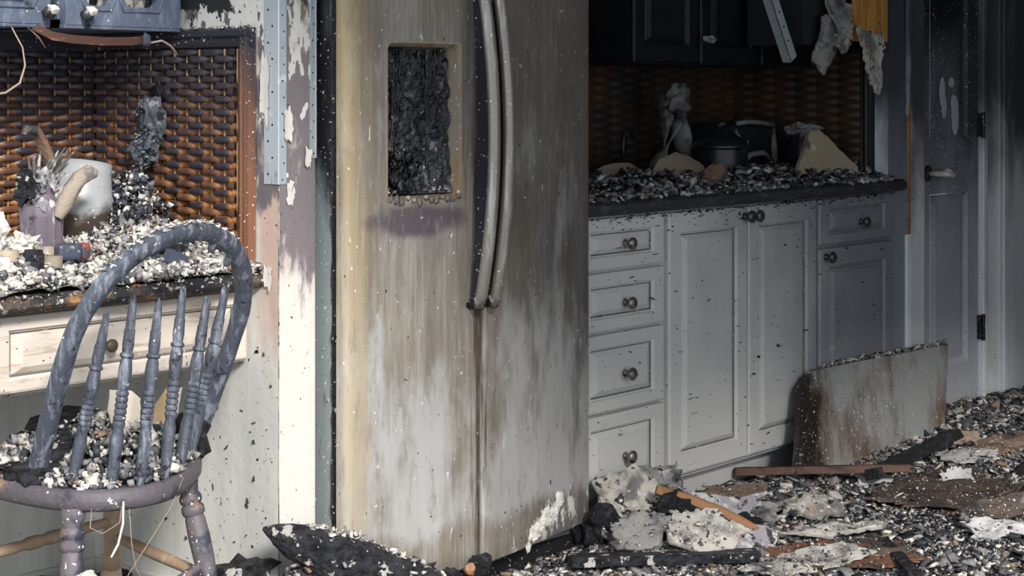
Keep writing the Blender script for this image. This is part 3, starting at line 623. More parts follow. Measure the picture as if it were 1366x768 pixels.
# ------------------------------------------------------------------ desk
dk = thing('desk', 'scorched cream built-in desk with drawer under the ash heap', 'desk', (2.0, 3.2, 0))
b = MB(); X0, X1 = 0.9, 2.692
prof = [(3.55, 0.773), (2.975, 0.773), (2.955, 0.778), (2.945, 0.790), (2.948, 0.803), (2.962, 0.811), (3.55, 0.811)]
b.rings([[(x, py, pz) for py, pz in prof] for x in np.linspace(X0, X1, 30)])
b.build('desk_top', M['counter'], dk, smooth='auto')
def raised_front(X0, X1, Z0, Z1, y, w=0.052, thick=0.02, wv=None):
    b = MB(); wv = wv or w
    def R(ix, iz, d): return [(X0 + ix, y + d, Z0 + iz), (X1 - ix, y + d, Z0 + iz), (X1 - ix, y + d, Z1 - iz), (X0 + ix, y + d, Z1 - iz)]
    seq = [(0, 0, thick), (0, 0, 0.005), (0.002, 0.002, 0.002), (0.007, 0.007, 0), (w, wv, 0), (w + 0.004, wv + 0.003, 0.007), (w + 0.007, wv + 0.006, 0.0075), (w + 0.009, wv + 0.008, 0.011), (w + 0.012, wv + 0.010, 0.011),
           (w + 0.016, wv + 0.013, 0.008), (w + 0.034, wv + 0.024, 0.001), (w + 0.038, wv + 0.027, 0.001)]
    mi = [0, 0, 0, 0, 0, 0, 1, 1, 0, 0, 0]
    rs = [R(*q) for q in seq]
    for i in range(len(rs) - 1): b.rings(rs[i:i + 2], mi[i], False, i == len(rs) - 2)
    b.add(rs[0], [(0, 3, 2, 1)])
    return b
MB().box((1.0, 3.013, 0.61), (2.692, 3.03, 0.773)).build('apron', M['desk_front'], dk)
dw = raised_front(2.035, 2.684, 0.617, 0.768, 2.993, 0.030, 0.02, 0.026).build('drawer', [M['desk_front'], M['groove']], dk)
def knob(x, y, z, m, parent, r=0.017):
    pr = [(r * .62, 0), (r * .55, .12), (r * .38, .25), (r * .36, .45), (r * .75, .55), (r, .70), (r * .97, .85), (r * .7, .97), (0.001, 1)]
    return MB().lathe(pr, (x, y, z), (x, y - r * 1.9, z), 14).build('knob', m, parent, smooth=True)
knob(2.30, 2.995, 0.689, M['rusty_knob'], dw, 0.014)
raised_front(1.35, 2.015, 0.617, 0.768, 2.993, 0.030, 0.02, 0.026).build('drawer', [M['desk_front'], M['groove']], dk)

# ------------------------------------------------------------------ upper cabinets over the desk
def upper_cab(X0, X1, label, panes, kn):
    t = thing('wall_cabinet', label, 'cabinet', ((X0 + X1) / 2, 3.4, 1.34))
    z0, z1, yf = 1.345, 1.95, 3.2
    MB().box((X0, yf + 0.022, z0), (X1, 3.54, z0 + 0.018)).box((X0, yf + 0.022, z0), (X0 + 0.016, 3.54, z1)).box((X1 - 0.016, yf + 0.022, z0), (X1, 3.54, z1)).box((X0, 3.52, z0), (X1, 3.54, z1)).box((X0, yf + 0.022, z1 - 0.02), (X1, 3.54, z1)).build('carcass', M['upper_cab'], t)
    # door: stiles, rails, muntins around openings with rounded lower corners
    b = MB(); xs = [X0 + 0.006] + [q for p in panes for q in p] + [X1 - 0.006]; zb = z0 + 0.050
    for i in range(0, len(xs), 2): b.box((xs[i], yf, z0 + 0.006), (xs[i + 1], yf + 0.02, z1 - 0.005))
    for p in panes:
        b.box((p[0], yf, z0 + 0.006), (p[1], yf + 0.02, zb)).box((p[0], yf, z1 - 0.08), (p[1], yf + 0.02, z1 - 0.005))
        for s in (0, 1):
            c = p[s]; q = 1 if s == 0 else -1
            ring = [(c, zb)] + [(c + q * 0.018 * (1 - math.sin(a)), zb + 0.018 * (1 - math.cos(a))) for a in np.linspace(0, PI / 2, 5)]
            ring = [(c, zb), (c + q * .018, zb)] + [(c + q * 0.018 * (1 - math.sin(a)), zb + 0.018 * (1 - math.cos(a))) for a in np.linspace(0, PI / 2, 5)][1:]
            b.rings([[(a_, yf + dy, c_) for a_, c_ in ring] for dy in (0.001, 0.019)])
    d = b.build('door', M['upper_cab'], t, bevel=0.003)
    b = MB()
    for p in panes:
        ln = [(p[0] - .012, z1 - .08), (p[0] - .012, zb + .01), (p[0] - .003, zb - .010), (p[1] + .003, zb - .010), (p[1] + .012, zb + .01), (p[1] + .012, z1 - .08)]
        b.tube([(a_, yf - .0005, c_) for a_, c_ in ln], 0.0035, 6)
    b.build('bead_moulding', M['upper_cab'], d, smooth=True)
    k = MB().lathe([(.007, 0), (.007, .4), (.014, .55), (.015, .8), (.006, 1)], (kn, yf, z0 + .030), (kn, yf - .028, z0 + .030), 12).build('knob', M['knob_dark'], d, smooth=True)
    MB().lump((kn + .004, yf - .022, z0 + .036), (.014, .012, .012), .35, 3, 5).build('knob_ash', M['ash_w'], k, label='white ash clinging to the knob')
    MB().box((X0 + .004, yf + .002, z0 - .002), (X1 - .004, yf + .022, z0 + .008)).build('lower_edge', M['upper_cab'], t, bevel=0.003)
    return t
upper_cab(2.02, 2.318, 'charred blue-grey wall cabinet cut by the left edge', [(2.085, 2.265)], 2.296)
uc = upper_cab(2.345, 2.672, 'charred blue-grey wall cabinet with two openings beside the stub wall', [(2.405, 2.468), (2.508, 2.60)], 2.395)
# pale debris inside the second cabinet, seen through its openings
db = MB()
for i, (xc, w_) in enumerate(((2.43, .03), (2.55, .04), (2.585, .03), (2.52, .03))): db.lump((xc, 3.27, 1.415 + .01 * (i % 2)), (w_, .03, .055), .4, 2.5, i + 50)
lab(db.build('ash_heap', M['plaster']), 'pale ash heap inside the wall cabinet beside the stub wall', 'ash', None, 'stuff')
# peeled edging and wires under the wall cabinets
b = MB(); P_ = [(2.27, 3.205, 1.338), (2.31, 3.19, 1.317), (2.36, 3.188, 1.311), (2.44, 3.188, 1.308), (2.52, 3.19, 1.310), (2.57, 3.195, 1.316)]
b.rings([[(p[0], p[1] + (.0 if k < 2 else .004), p[2] + (.0 if k in (0, 3) else .018)) for k in range(4)] for p in P_])
b.build('peeled_edging', M['peel'], smooth='auto', label='brown peeled edging strip hanging under the wall cabinets', cat='strip')
lab(MB().tube([(2.57, 3.192, 1.316), (2.60, 3.185, 1.322), (2.625, 3.185, 1.311), (2.645, 3.185, 1.29)], .0026, 6).build('wire', M['wire'], smooth=True), 'pale curled wire under the right end of wall cabinets', 'wire')
lab(MB().tube([(2.215, 3.2, 1.342), (2.235, 3.19, 1.30), (2.238, 3.185, 1.262), (2.225, 3.185, 1.225), (2.19, 3.185, 1.205), (2.16, 3.2, 1.20)], [.0014, .0016, .002, .0026, .0024, .002], 6).build('wire', M['wire'], smooth=True), 'pale looped wire at the left edge under the cabinets', 'wire')
lab(MB().tube([(2.255, 3.2, 1.342), (2.275, 3.19, 1.322), (2.292, 3.19, 1.30)], .0016, 6).build('wire', M['bark'], smooth=True), 'short brown wire end under the left wall cabinet', 'wire')
lab(MB().lump((2.555, 3.183, 1.323), (.010, .008, .014), .4, 2.5, 4).build('charred_drip', M['blue_grey']), 'small black drip on the peeled edging strip', 'drip')
# pale metal strip hanging at the left edge
lab(MB().tube([(1.905, 2.815, 1.7), (1.908, 2.812, 1.35), (1.906, 2.812, 1.1), (1.900, 2.815, 0.95)], [.010, .0095, .008, .005], 6, flat=.3).build('metal_strip', M['bead'], smooth=True), 'thin pale metal strip hanging at the left edge of view', 'strip')
# ------------------------------------------------------------------ refrigerator
fg = thing('refrigerator', 'heat-stained steel side-by-side refrigerator with melted dispenser', 'refrigerator', (3.26, 3.15, 0.0))
MB().box((2.828, 2.875, 0.06), (3.705, 3.53, 1.77)).build('cabinet_body', M['fridge_side'], fg, bevel=0.004)
b = MB(); rr = random.Random(2)
for xx in (2.826,):
    zz = 0.1
    rings = []
    while zz < 1.75:
        a = rr.uniform(-.002, .004)
        rings.append([(xx - .004 + a, 2.873, zz), (xx + .01, 2.845 + rr.uniform(-.004, .003), zz), (xx + .03, 2.845, zz), (xx + .03, 2.873, zz)]); zz += .018
    b.rings(rings)
b.box((2.85, 2.845, 0.1), (3.69, 2.874, 1.76))
b.build('gasket', M['gasket'], fg)
MB().box((2.86, 2.86, 0.012), (3.68, 3.4, 0.06)).build('base_grille', M['dark_metal'], fg)
def door_path(pts, n=None):
    return pts
def bow(xa, ya, xb, yb, h, n):
    return [(xa + (xb - xa) * i / n, ya + (yb - ya) * i / n - h * math.sin(PI * i / n)) for i in range(n + 1)]
HX0, HX1, HZ0, HZ1 = 2.922, 3.132, 0.962, 1.320
def fridge_door(front, z0, z1, back, holes=None):
    """front: plan polyline (x, y); swept in z; holes = (x0, x1, z0, z1) left open"""
    b = MB(); zs = [z0, z0 + .003, z0 + .008]
    zs += [q for q in np.linspace(z0 + .05, z1 - .01, 24)] + [z1]
    if holes: zs = sorted([q for q in zs if not (abs(q - holes[2]) < .02 or abs(q - holes[3]) < .02)] + [holes[2], holes[3]])
    n = len(front); vs = []
    for iz, zz in enumerate(zs):
        e = .008 if iz == 0 else .003 if iz == 1 else 0
        for (px, py) in front: vs.append((px, py + e, zz))
    fs = []
    for iz in range(len(zs) - 1):
        for j in range(n - 1):
            xm = (front[j][0] + front[j + 1][0]) / 2; zm = (zs[iz] + zs[iz + 1]) / 2
            if holes and holes[0] < xm < holes[1] and holes[2] < zm < holes[3]: continue
            fs.append((iz * n + j, iz * n + j + 1, (iz + 1) * n + j + 1, (iz + 1) * n + j))
    b.add(vs, fs)
    for zz, up in ((z0, 0), (z1, 1)):
        iz = 0 if not up else len(zs) - 1
        ring = [vs[iz * n + j] for j in range(n)] + [(front[-1][0], back, zz), (front[0][0], back, zz)]
        b.add(ring, [tuple(range(len(ring))) if up else tuple(reversed(range(len(ring))))])
    return b
lf = [(2.812, 2.846), (2.8125, 2.834), (2.817, 2.826), (2.826, 2.820)]
mid = bow(2.835, 2.816, 3.188, 2.757, 0.006, 16)
mid = sorted([p for p in mid if abs(p[0] - HX0) > .012 and abs(p[0] - HX1) > .012] + [(HX0, 2.816 - .059 * (HX0 - 2.835) / .353 - .0045), (HX1, 2.816 - .059 * (HX1 - 2.835) / .353 - .0028)])
lf += mid + [(3.1955, 2.758), (3.199, 2.763), (3.200, 2.775), (3.200, 2.846)]
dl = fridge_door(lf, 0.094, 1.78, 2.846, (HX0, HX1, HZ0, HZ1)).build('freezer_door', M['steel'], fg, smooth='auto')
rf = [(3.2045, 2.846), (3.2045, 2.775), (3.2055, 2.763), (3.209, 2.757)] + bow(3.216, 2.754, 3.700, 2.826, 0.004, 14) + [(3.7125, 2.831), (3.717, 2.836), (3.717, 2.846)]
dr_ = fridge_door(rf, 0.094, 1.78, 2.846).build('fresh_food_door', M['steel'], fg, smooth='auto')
# dispenser: bezel ring, recess, molten mass
def rrect(x0, x1, z0, z1, r, y, n=4, sl=-0.167):
    o = []
    for cx, cz, a0 in ((x1 - r, z1 - r, 0), (x0 + r, z1 - r, PI / 2), (x0 + r, z0 + r, PI), (x1 - r, z0 + r, 3 * PI / 2)):
        for k in range(n + 1):
            a = a0 + PI / 2 * k / n; px = cx + r * math.cos(a)
            o.append((px, y + (px - 3.027) * sl, cz + r * math.sin(a)))
    return o
b = MB(); Y0 = 2.7785
rs = [rrect(HX0 - .004, HX1 + .004, HZ0 - .004, HZ1 + .004, .010, Y0 + .004), rrect(HX0 - .003, HX1 + .003, HZ0 - .003, HZ1 + .003, .012, Y0 - .0008), rrect(HX0 + .002, HX1 - .001, HZ0 + .003, HZ1 - .002, .014, Y0 - .0004),
      rrect(HX0 + .004, HX1 - .004, HZ0 + .008, HZ1 - .010, .010, Y0 + .012), rrect(HX0 + .004, HX1 - .006, HZ0 + .010, HZ1 - .012, .010, Y0 + .066)]
b.rings(list(reversed(rs)), 0, cap0=True, cap1=False)
b.build('dispenser_bezel', M['bezel'], dl, smooth='auto', label='tan stained bezel round the dispenser')
b = MB(); rr = random.Random(5); nx, nz = 26, 44
xs = np.linspace(HX0 + .004, HX1 - .008, nx); zs = np.linspace(HZ0 + .013, HZ1 - .015, nz); vs = []
for zz in zs:
    for xx in xs:
        q = Vector((xx * 22, 3.1, zz * 11)); d = noise.noise(q) * .5 + noise.noise(q * 2.6) * .3 + noise.noise(q * 6) * .18
        fold = abs(noise.noise(Vector((xx * 60 + noise.noise(q) * 3, 9, zz * 9))))
        yy = Y0 + .040 - .024 * d - .024 * fold - .02 * max(0, 1 - (zz - HZ0) / .15)
        vs.append((xx, yy + (xx - 3.027) * -.167, zz))
b.add(vs, [(j * nx + i, j * nx + i + 1, (j + 1) * nx + i + 1, (j + 1) * nx + i) for j in range(nz - 1) for i in range(nx - 1)])
b.build('molten_dispenser', M['melt'], dl, label='melted glossy black dispenser mass')
b = MB()
for i in range(16):
    xa = rr.uniform(HX0 + .02, HX1 - .03); za = HZ1 - .016; L = rr.uniform(.06, .26)
    P_ = [(xa + noise.noise(Vector((i * 3, t * 4, 0))) * .03 * t, Y0 + .03 - (xa - 3.027) * .167 + .004 * rr.random(), za - L * t) for t in np.linspace(0, 1, 9)]
    b.tube(P_, [rr.uniform(.0012, .0035) * (1.4 - t) for t in np.linspace(0, 1, 9)], 5)
for i in range(10):
    b.lump((rr.uniform(HX0 + .02, HX0 + .10), Y0 + .028 - rr.uniform(0, .014), rr.uniform(HZ0 + .03, HZ0 + .12)), (.012, .008, .014), .9, 3.5, i, 3)
b.build('melted_drips', M['melt'], dl, smooth=True)
r0 = np.random.default_rng(9)
xx = r0.uniform(HX0 + .016, HX1 - .02, 60); pos = np.stack([xx, Y0 + .016 - (xx - 3.027) * .167 + r0.uniform(-.003, .01, 60), np.where(r0.random(60) < .65, HZ0 + .016 + r0.uniform(0, .012, 60), r0.uniform(HZ0 + .03, HZ0 + .12, 60))], 1)
chips('dispenser_ash', pos, r0.uniform(.004, .011, 60), ASH, (4, 3, 1, 1, 1), 3, parent=dl)
# lip of ash and burnt varnish under the bezel
b = MB()
for i, xx in enumerate(np.linspace(HX0 + .01, HX1 - .008, 13)):
    b.lump((xx, Y0 - .002 - (xx - 3.027) * .167, HZ0 + .004 - .004 * (i % 3)), (.009, .005, rr.uniform(.006, .013)), .4, 2.5, i, 1)
b.build('blistered_lip', M['bezel_dk'], dl, smooth=True)
# handles
for hx, par, nm in ((3.163, dl, 'handle'), (3.216, dr_, 'handle')):
    P_, R_ = [], []
    for t in np.linspace(0, 1, 30):
        zz = .705 + .80 * t; yy = 2.748 - .060 * (math.sin(PI * (0.06 + .88 * t)) ** .75)
        P_.append((hx + .004 * math.sin(PI * t), yy, zz)); R_.append(.0165 if .03 < t < .97 else .013)
    wb = MB(); wr = []
    for (px_, py_, pz_) in P_[1:-1]:
        dep = max(.002, (2.752 - py_) * .62)
        wr.append([(px_ - .011, py_ + .006, pz_), (px_ - .009, py_ + .006 + dep, pz_), (px_ + .007, py_ + .006 + dep, pz_), (px_ + .009, py_ + .006, pz_)])
    wb.rings(wr)
    h = MB().tube(P_, R_, 12, flat=.8, up=(0, -1, 0)).build(nm, M['handle'], par, smooth=True)
    for zz in (.712, 1.498): MB().lathe([(.013, 0), (.010, .6), (.012, 1)], (hx, 2.770, zz), (hx, 2.728, zz), 12).build('handle_post', M['dark_metal'], h, smooth=True)
    wb.build('handle_web', M['web'], h, label='dark sooty back of the handle')
    MB().lump((hx - .012, 2.728, .722), (.007, .007, .012), .4, 2.5, 3, 1).build('handle_ash', M['ash_g'], h)
# plaster splash at the bottom of the right door
sp = MB()
for i in range(16):
    t = i / 15; xx = 3.40 + .16 * t + rr.uniform(-.01, .01); yy = 2.754 + .072 * (xx - 3.216) / .484 - .006
    sp.lump((xx, yy, .112 + .075 * t + rr.uniform(-.014, .02)), (rr.uniform(.008, .018), .004, rr.uniform(.008, .018)), .5, 2.4, i, 2)
sp.build('plaster_splash', M['ash_w'], dr_, label='white plaster stuck low on the right door')

# ------------------------------------------------------------------ white base cabinets
YF, YB, ZT = 2.893, 3.53, 0.873
def carcass(X0, X1, parent):
    b = MB().box((X0, YF + .021, .11), (X1, YF + .04, ZT)).box((X0, YF + .04, .11), (X0 + .018, YB, ZT)).box((X1 - .018, YF + .04, .11), (X1, YB, ZT)).box((X0, YF + .04, .11), (X1, YB, .128))
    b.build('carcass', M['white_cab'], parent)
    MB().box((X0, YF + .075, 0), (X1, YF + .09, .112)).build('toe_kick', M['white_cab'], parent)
g4 = None
ca = thing('drawer_cabinet', 'white base cabinet with four drawers beside the refrigerator', 'cabinet', (3.95, 3.2, 0))
carcass(3.735, 4.157, ca)
for z0_, z1_, kz in ((.730, .868, .797), (.565, .722, .636), (.348, .557, .444), (.122, .340, .219)):
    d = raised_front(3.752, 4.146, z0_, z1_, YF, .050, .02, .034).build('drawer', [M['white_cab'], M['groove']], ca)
    knob(3.957, YF, kz, M['knob'], d, .018)
cb = thing('base_cabinet', 'white base cabinet with two tall raised-panel doors', 'cabinet', (4.58, 3.2, 0))
carcass(4.157, 4.992, cb)
for xa, xb, kx in ((4.168, 4.577, 4.556), (4.583, 4.982, 4.604)):
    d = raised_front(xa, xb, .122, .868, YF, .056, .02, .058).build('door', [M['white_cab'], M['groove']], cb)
    knob(kx, YF, .838, M['knob_dark'], d, .019)
cc = thing('base_cabinet', 'grey sooted, shade-tinted base cabinet with one drawer over one door at counter end', 'cabinet', (5.25, 3.2, 0))
carcass(4.992, 5.502, cc)
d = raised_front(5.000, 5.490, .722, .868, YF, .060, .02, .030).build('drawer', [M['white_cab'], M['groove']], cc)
knob(5.262, YF, .784, M['knob_dark'], d, .018)
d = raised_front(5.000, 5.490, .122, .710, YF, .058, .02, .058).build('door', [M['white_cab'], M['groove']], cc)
knob(5.035, YF, .684, M['knob_dark'], d, .019)
# counter
X0, X1 = 3.735, 5.503
prof = [(3.55, .875), (2.885, .875), (2.868, .880), (2.860, .892), (2.863, .906), (2.876, .915), (3.55, .915)]
b = MB().rings([[(x, py, pz) for py, pz in prof] for x in np.linspace(X0, X1, 24)])
b.rings([[(x, py, pz) for py, pz in [(2.916, .875), (2.885, .875), (2.868, .880), (2.860, .892), (2.863, .906), (2.876, .915), (2.916, .915)]] for x in (X1, X1 + .016, X1 + .022)])
b.build('countertop', M['counter_dark'], smooth='auto', label='charred dark countertop over the white base cabinets', cat='countertop')
# dim woven backsplash behind and beside the counter: joined strips, too small to pick apart
def weave_sheet(origin, along, nx, nz, rotz, name, label):
    t = thing(name, label, 'wall panel', origin)
    b = MB(); Rm = Matrix.Rotation(rotz, 3, 'Z'); o = Vector(origin); al = Vector(along)
    for i in range(nx):
        for k in range(nz):
            over = (i + k) % 2; c = o + al * ((i + .5) * PW) + Vector((0, 0, (k + .5) * PH)); vs = []
            for zz in (-.49, .49):
                for q in range(5):
                    tq = q / 4; vs.append(c + Rm @ Vector((PW * (tq - .5), (-.011 if over else .003) * math.sin(PI * tq) - .002, 0)) + Vector((0, 0, zz * PH)))
            b.add(vs, [(q, q + 1, q + 6, q + 5) for q in range(4)])
    b.build('weave_strips', M['weave_dark'], t, smooth=True, kind='stuff')
    nrm = Rm @ Vector((0, 1, 0)); a0 = o + nrm * .005; a1 = a0 + al * nx * PW; u = Vector((0, 0, nz * PH))
    MB().add([a0, a1, a1 + u, a0 + u], [(0, 1, 2, 3)]).build('backing_board', M['weave_back'], t)
    return t
weave_sheet((3.73, 3.535, .915), (1, 0, 0), 21, 44, 0, 'woven_backsplash', 'dim smoked woven backsplash behind the rubble on the counter')
weave_sheet((5.490, 3.535, .915), (0, -1, 0), 6, 44, -PI / 2, 'woven_backsplash', 'dim woven backsplash on the side wall at counter end')
b = MB(); pts = mould_prof(); yy = 2.965
b.rings([[(5.502 - d * 1.3, yy - a + .05, .916) for a, d in pts], [(5.502 - d * 1.3, yy - a + .05, 1.6) for a, d in pts]])
b.build('panel_moulding', M['black_cab'], smooth='auto', label='black upright moulding at the end of the counter backsplash', cat='moulding')
b = MB().box((5.493, 2.922, .916), (5.5045, 2.966, 1.34)); b.build('lit_wall_strip', M['trim'], label='smoked white strip painting the lit wall side above the counter end', kind='structure', cat='trim')  # white colour stands in for light on the stub wall's left side
# blackened upper cabinets
for xa, xb, nm in ((4.42, 4.78, 'blackened wall cabinet over the left end of the counter'), (4.785, 5.145, 'blackened wall cabinet over the middle of the counter'), (5.15, 5.49, 'blackened wall cabinet at right end over the counter')):
    t = thing('wall_cabinet', nm, 'cabinet', ((xa + xb) / 2, 3.38, 1.29))
    MB().box((xa, 3.222, 1.295), (xb, 3.525, 2.05)).build('carcass', M['black_cab'], t)
    raised_front(xa + .004, xb - .004, 1.30, 2.045, 3.2, .055, .02).build('door', [M['black_cab'], M['black_cab']], t)
t = thing('wall_cabinet', 'short blackened cabinet beside the refrigerator, high up', 'cabinet', (3.86, 3.38, 1.5))
MB().box((3.735, 3.19, 1.415), (4.06, 3.53, 2.05)).build('carcass', M['black_cab'], t)
raised_front(3.738, 4.056, 1.42, 2.045, 3.168, .05, .02).build('door', [M['black_cab'], M['black_cab']], t)
b = MB().box((3.722, 2.93, 1.31), (3.732, 3.5, 2.1)); b.build('side_panel', M['wall_right'], label='grey end panel standing right of the refrigerator', cat='panel')
lab(MB().lump((3.722, 2.925, 1.30), (.012, .012, .018), .5, 2.4, 6).build('ash_lump', M['ash_g']), 'grey ash lump on the end panel by the refrigerator', 'ash')

# ------------------------------------------------------------------ burnt stub above the counter end
b = MB().box((5.255, 2.885, 1.375), (5.435, 2.923, 2.3)); b.build('wall_stud', M['stud'], bevel=.003, label='scorched yellow pine stud exposed above the counter end', cat='stud')
def torn(name, outl, o, u, v, m, label, seed, curl, thick=.008, amp=.012, cat='drywall', edge=.3, rings=6, mib=None, group=None, parent=None):
    mats = [m, mib] if mib else [m]
    def curl2(a, b_):
        q = Vector((a * 26, b_ * 26, seed * 2.1)); w = Vector((a * 60, b_ * 60, seed * 3.3))
        return (curl(a, b_) if curl else 0) + amp * (.55 * (abs(noise.noise(q)) - .2) + .22 * noise.noise(w))
    x = MB().slab(outl, o, u, v, thick, rings + 3, curl2, amp, 13, seed, edge, 0, 9, 1 if mib else None)
    return x.build(name, mats, parent, smooth='auto', label=label, cat=cat if parent is None else None, group=group)
torn('drywall_flap', [(-.075, .10), (.085, .10), (.08, .04), (.03, -.09), (.012, -.115), (-.02, -.09), (-.05, -.02)], (5.31, 2.878, 1.322), (1, 0, 0), (0, .12, 1), M['plaster'], 'torn grey drywall flap hanging below the pine stud', 3, lambda a, b_: .04 * max(0, -b_) + .25 * a * a)
fl = [((5.16, 2.93, 1.45), [(-.09, .09), (.06, .10), (.10, .01), (.03, -.07), (-.06, -.05)], 'crumpled drywall sheet left of the pine stud'),
      ((5.10, 2.92, 1.40), [(-.05, .05), (.02, .06), (.05, 0), (.0, -.05), (-.05, -.02)], 'curled drywall scrap hanging left of the stud'),
      ((5.18, 2.91, 1.375), [(-.06, .03), (.05, .05), (.06, -.01), (.0, -.045), (-.05, -.02)], 'small pale drywall flake under the crumpled sheet'),
      ((5.07, 2.94, 1.35), [(-.02, .07), (.02, .08), (.035, -.02), (.02, -.07), (-.015, -.04)], 'narrow grey drywall shred left of the crumpled sheet'),
      ((5.14, 2.95, 1.33), [(-.08, .05), (.05, .04), (.10, -.02), (.06, -.05), (-.02, -.055)], 'lowest grey drywall rag under the crumpled sheet'),
      ((5.18, 2.95, 1.535), [(-.04, .06), (.04, .06), (.05, -.03), (.01, -.09), (-.02, -.03)], 'pale drywall shred hanging from the top edge')]
for i, (o_, ol, lb) in enumerate(fl):
    torn('drywall_scrap', ol, o_, (1, .15 * (-1) ** i, .1), (0, .35 - .2 * i, 1), M['plaster'] if i in (2, 5) else M['plaster_dim'], lb, i + 30, lambda a, b_, i=i: (3.5 - i) * a * a + .5 * b_ * a + 2.0 * b_ * b_, .006, .02)
MB().box((5.0, 2.955, 1.36), (5.50, 3.16, 2.3)).box((5.44, 2.95, 1.34), (5.503, 3.16, 2.3)).build('wall_header', M['soot_dk'], label='black burnt header over the right end of counter', kind='structure', cat='wall')
# hanging corner bead
hb = MB(); A, B_ = Vector((4.751, 2.93, 1.56)), Vector((4.905, 2.93, 1.312)); dv = (B_ - A).normalized(); sd = Vector((dv.z, 0, -dv.x))
def ubar(s0, s1, d0, d1):
    vs = [p + sd * s + Vector((0, d, 0)) for p in (A, B_) for s, d in ((s0, d0), (s1, d0), (s1, d1), (s0, d1))]
    hb.add(vs, [(0, 1, 2, 3), (7, 6, 5, 4), (0, 4, 5, 1), (1, 5, 6, 2), (2, 6, 7, 3), (3, 7, 4, 0)])
ubar(-.021, .021, 0, .003); ubar(-.021, -.018, 0, .03); ubar(.018, .021, 0, .03)
h = hb.build('hanging_metal_strip', M['bead'], label='punched grey metal strip hanging down over the counter', cat='strip')
hb = MB()
for t in (.42, .60, .77):
    p = A + (B_ - A) * t; hb.lathe([(.004, 0), (.004, 1)], p + Vector((0, -.001, 0)), p + Vector((0, .002, 0)), 8)
hb.build('punched_hole', M['dark_metal'], h, kind='stuff')
lab(MB().lump((4.79, 3.17, 1.375), (.03, .012, .012), .6, 2.4, 9).build('paint_scrap', M['plaster_dim']), 'small pale scrap on the black middle wall cabinet', 'scrap')

# ------------------------------------------------------------------ things on the counter
ct = .915
def T(name, mb, m, label, cat, smooth=False, group=None):
    return lab(mb.build(name, m, smooth=smooth), label, cat, group)
# melted draped film
ms = thing('melted_figure', 'grey melted plastic film draped upright behind the black pot', 'melted plastic', (4.86, 3.36, ct))
b = MB(); rr = random.Random(12)
for i, (dx, top, lean) in enumerate(((-.07, .20, -.03), (-.02, .29, .0), (.05, .27, .02), (.10, .22, .02))):
    P_ = [(4.86 + dx * (1.4 - t) + lean * math.sin(t * 5 + i), 3.34 + .04 * (i % 2), ct + top * t) for t in np.linspace(0, 1, 12)]
    b.tube(P_, [(.026 + .022 * math.sin(t * 7 + i * 2)) * (1.1 - .5 * t) for t in np.linspace(0, 1, 12)], 10, flat=.55)
b.build('film', M['drape'], ms, smooth=True)
MB().lump((4.86, 3.34, ct + .27), (.06, .03, .045), .5, 2.2, 4, 3).build('crown_lump', M['drape'], ms, smooth=True)
T('hook_cord', MB().tube([(4.70, 3.42, ct + .02), (4.665, 3.42, ct + .10), (4.67, 3.42, ct + .16), (4.71, 3.42, ct + .175), (4.73, 3.42, ct + .14)], .008, 8), M['pot'], 'black curved cord standing against the backsplash', 'cord', True)
pt = thing('pot', 'black pot with domed lid in front of the backsplash', 'pot', (4.93, 3.22, ct))
MB().lathe([(.075, 0), (.088, .08), (.090, .6), (.086, .9), (.092, .95), (.092, 1)], (4.93, 3.22, ct), (4.93, 3.22, ct + .12), 24).build('pot_body', M['pot'], pt, smooth='auto')
MB().lathe([(.092, 0), (.085, .25), (.055, .6), (.04, .8), (.03, 1)], (4.93, 3.22, ct + .12), (4.93, 3.22, ct + .175), 24).build('pot_lid', M['pot'], pt, smooth='auto')
MB().lathe([(.008, 0), (.02, .5), (.02, .85), (.005, 1)], (4.93, 3.22, ct + .172), (4.93, 3.22, ct + .20), 14).build('lid_knob', M['pot'], pt, smooth=True)
tb = thing('toaster', 'sooty dark box toaster with pale melted bands', 'toaster', (5.16, 3.3, ct))
MB().box((5.04, 3.24, ct + .01), (5.29, 3.42, ct + .19)).build('body', M['pot'], tb, bevel=.02)
b = MB()
b.tube([(5.05, 3.235, ct + .19), (5.12, 3.232, ct + .195), (5.20, 3.232, ct + .19), (5.285, 3.236, ct + .18)], .008, 8)
b.tube([(5.04, 3.235, ct + .17), (5.06, 3.228, ct + .13), (5.11, 3.228, ct + .115), (5.10, 3.23, ct + .13)], .008, 8)
b.tube([(5.06, 3.228, ct + .05), (5.11, 3.222, ct + .085), (5.19, 3.222, ct + .09), (5.26, 3.228, ct + .06)], .010, 8)
b.tube([(5.275, 3.232, ct + .17), (5.27, 3.226, ct + .10), (5.28, 3.23, ct + .02)], [.006, .012, .014], 8)
b.build('melted_band', M['drape'], tb, smooth=True)
jr = thing('jar', 'dark jar topped with pale ash behind the plaster wedge', 'jar', (5.33, 3.15, ct))
MB().lathe([(.05, 0), (.058, .1), (.058, .75), (.045, .9), (.045, 1)], (5.33, 3.15, ct), (5.33, 3.15, ct + .155), 20).build('jar_body', M['pot'], jr, smooth='auto')
MB().lump((5.33, 3.15, ct + .168), (.064, .055, .022), .3, 3, 5, 3).build('ash_cap', M['ash_g'], jr)
torn('plaster_wedge', [(-.23, -.02), (-.09, .10), (-.04, .145), (.02, .15), (.06, .125), (.23, -.01), (.0, -.04)], (5.23, 3.00, ct + .024), (1, 0, 0), (0, .32, .95), M['wedge'], 'tan triangular plaster wedge leaning on the counter rubble', 5, lambda a, b_: .0, .014, .004, 'plaster', .05)
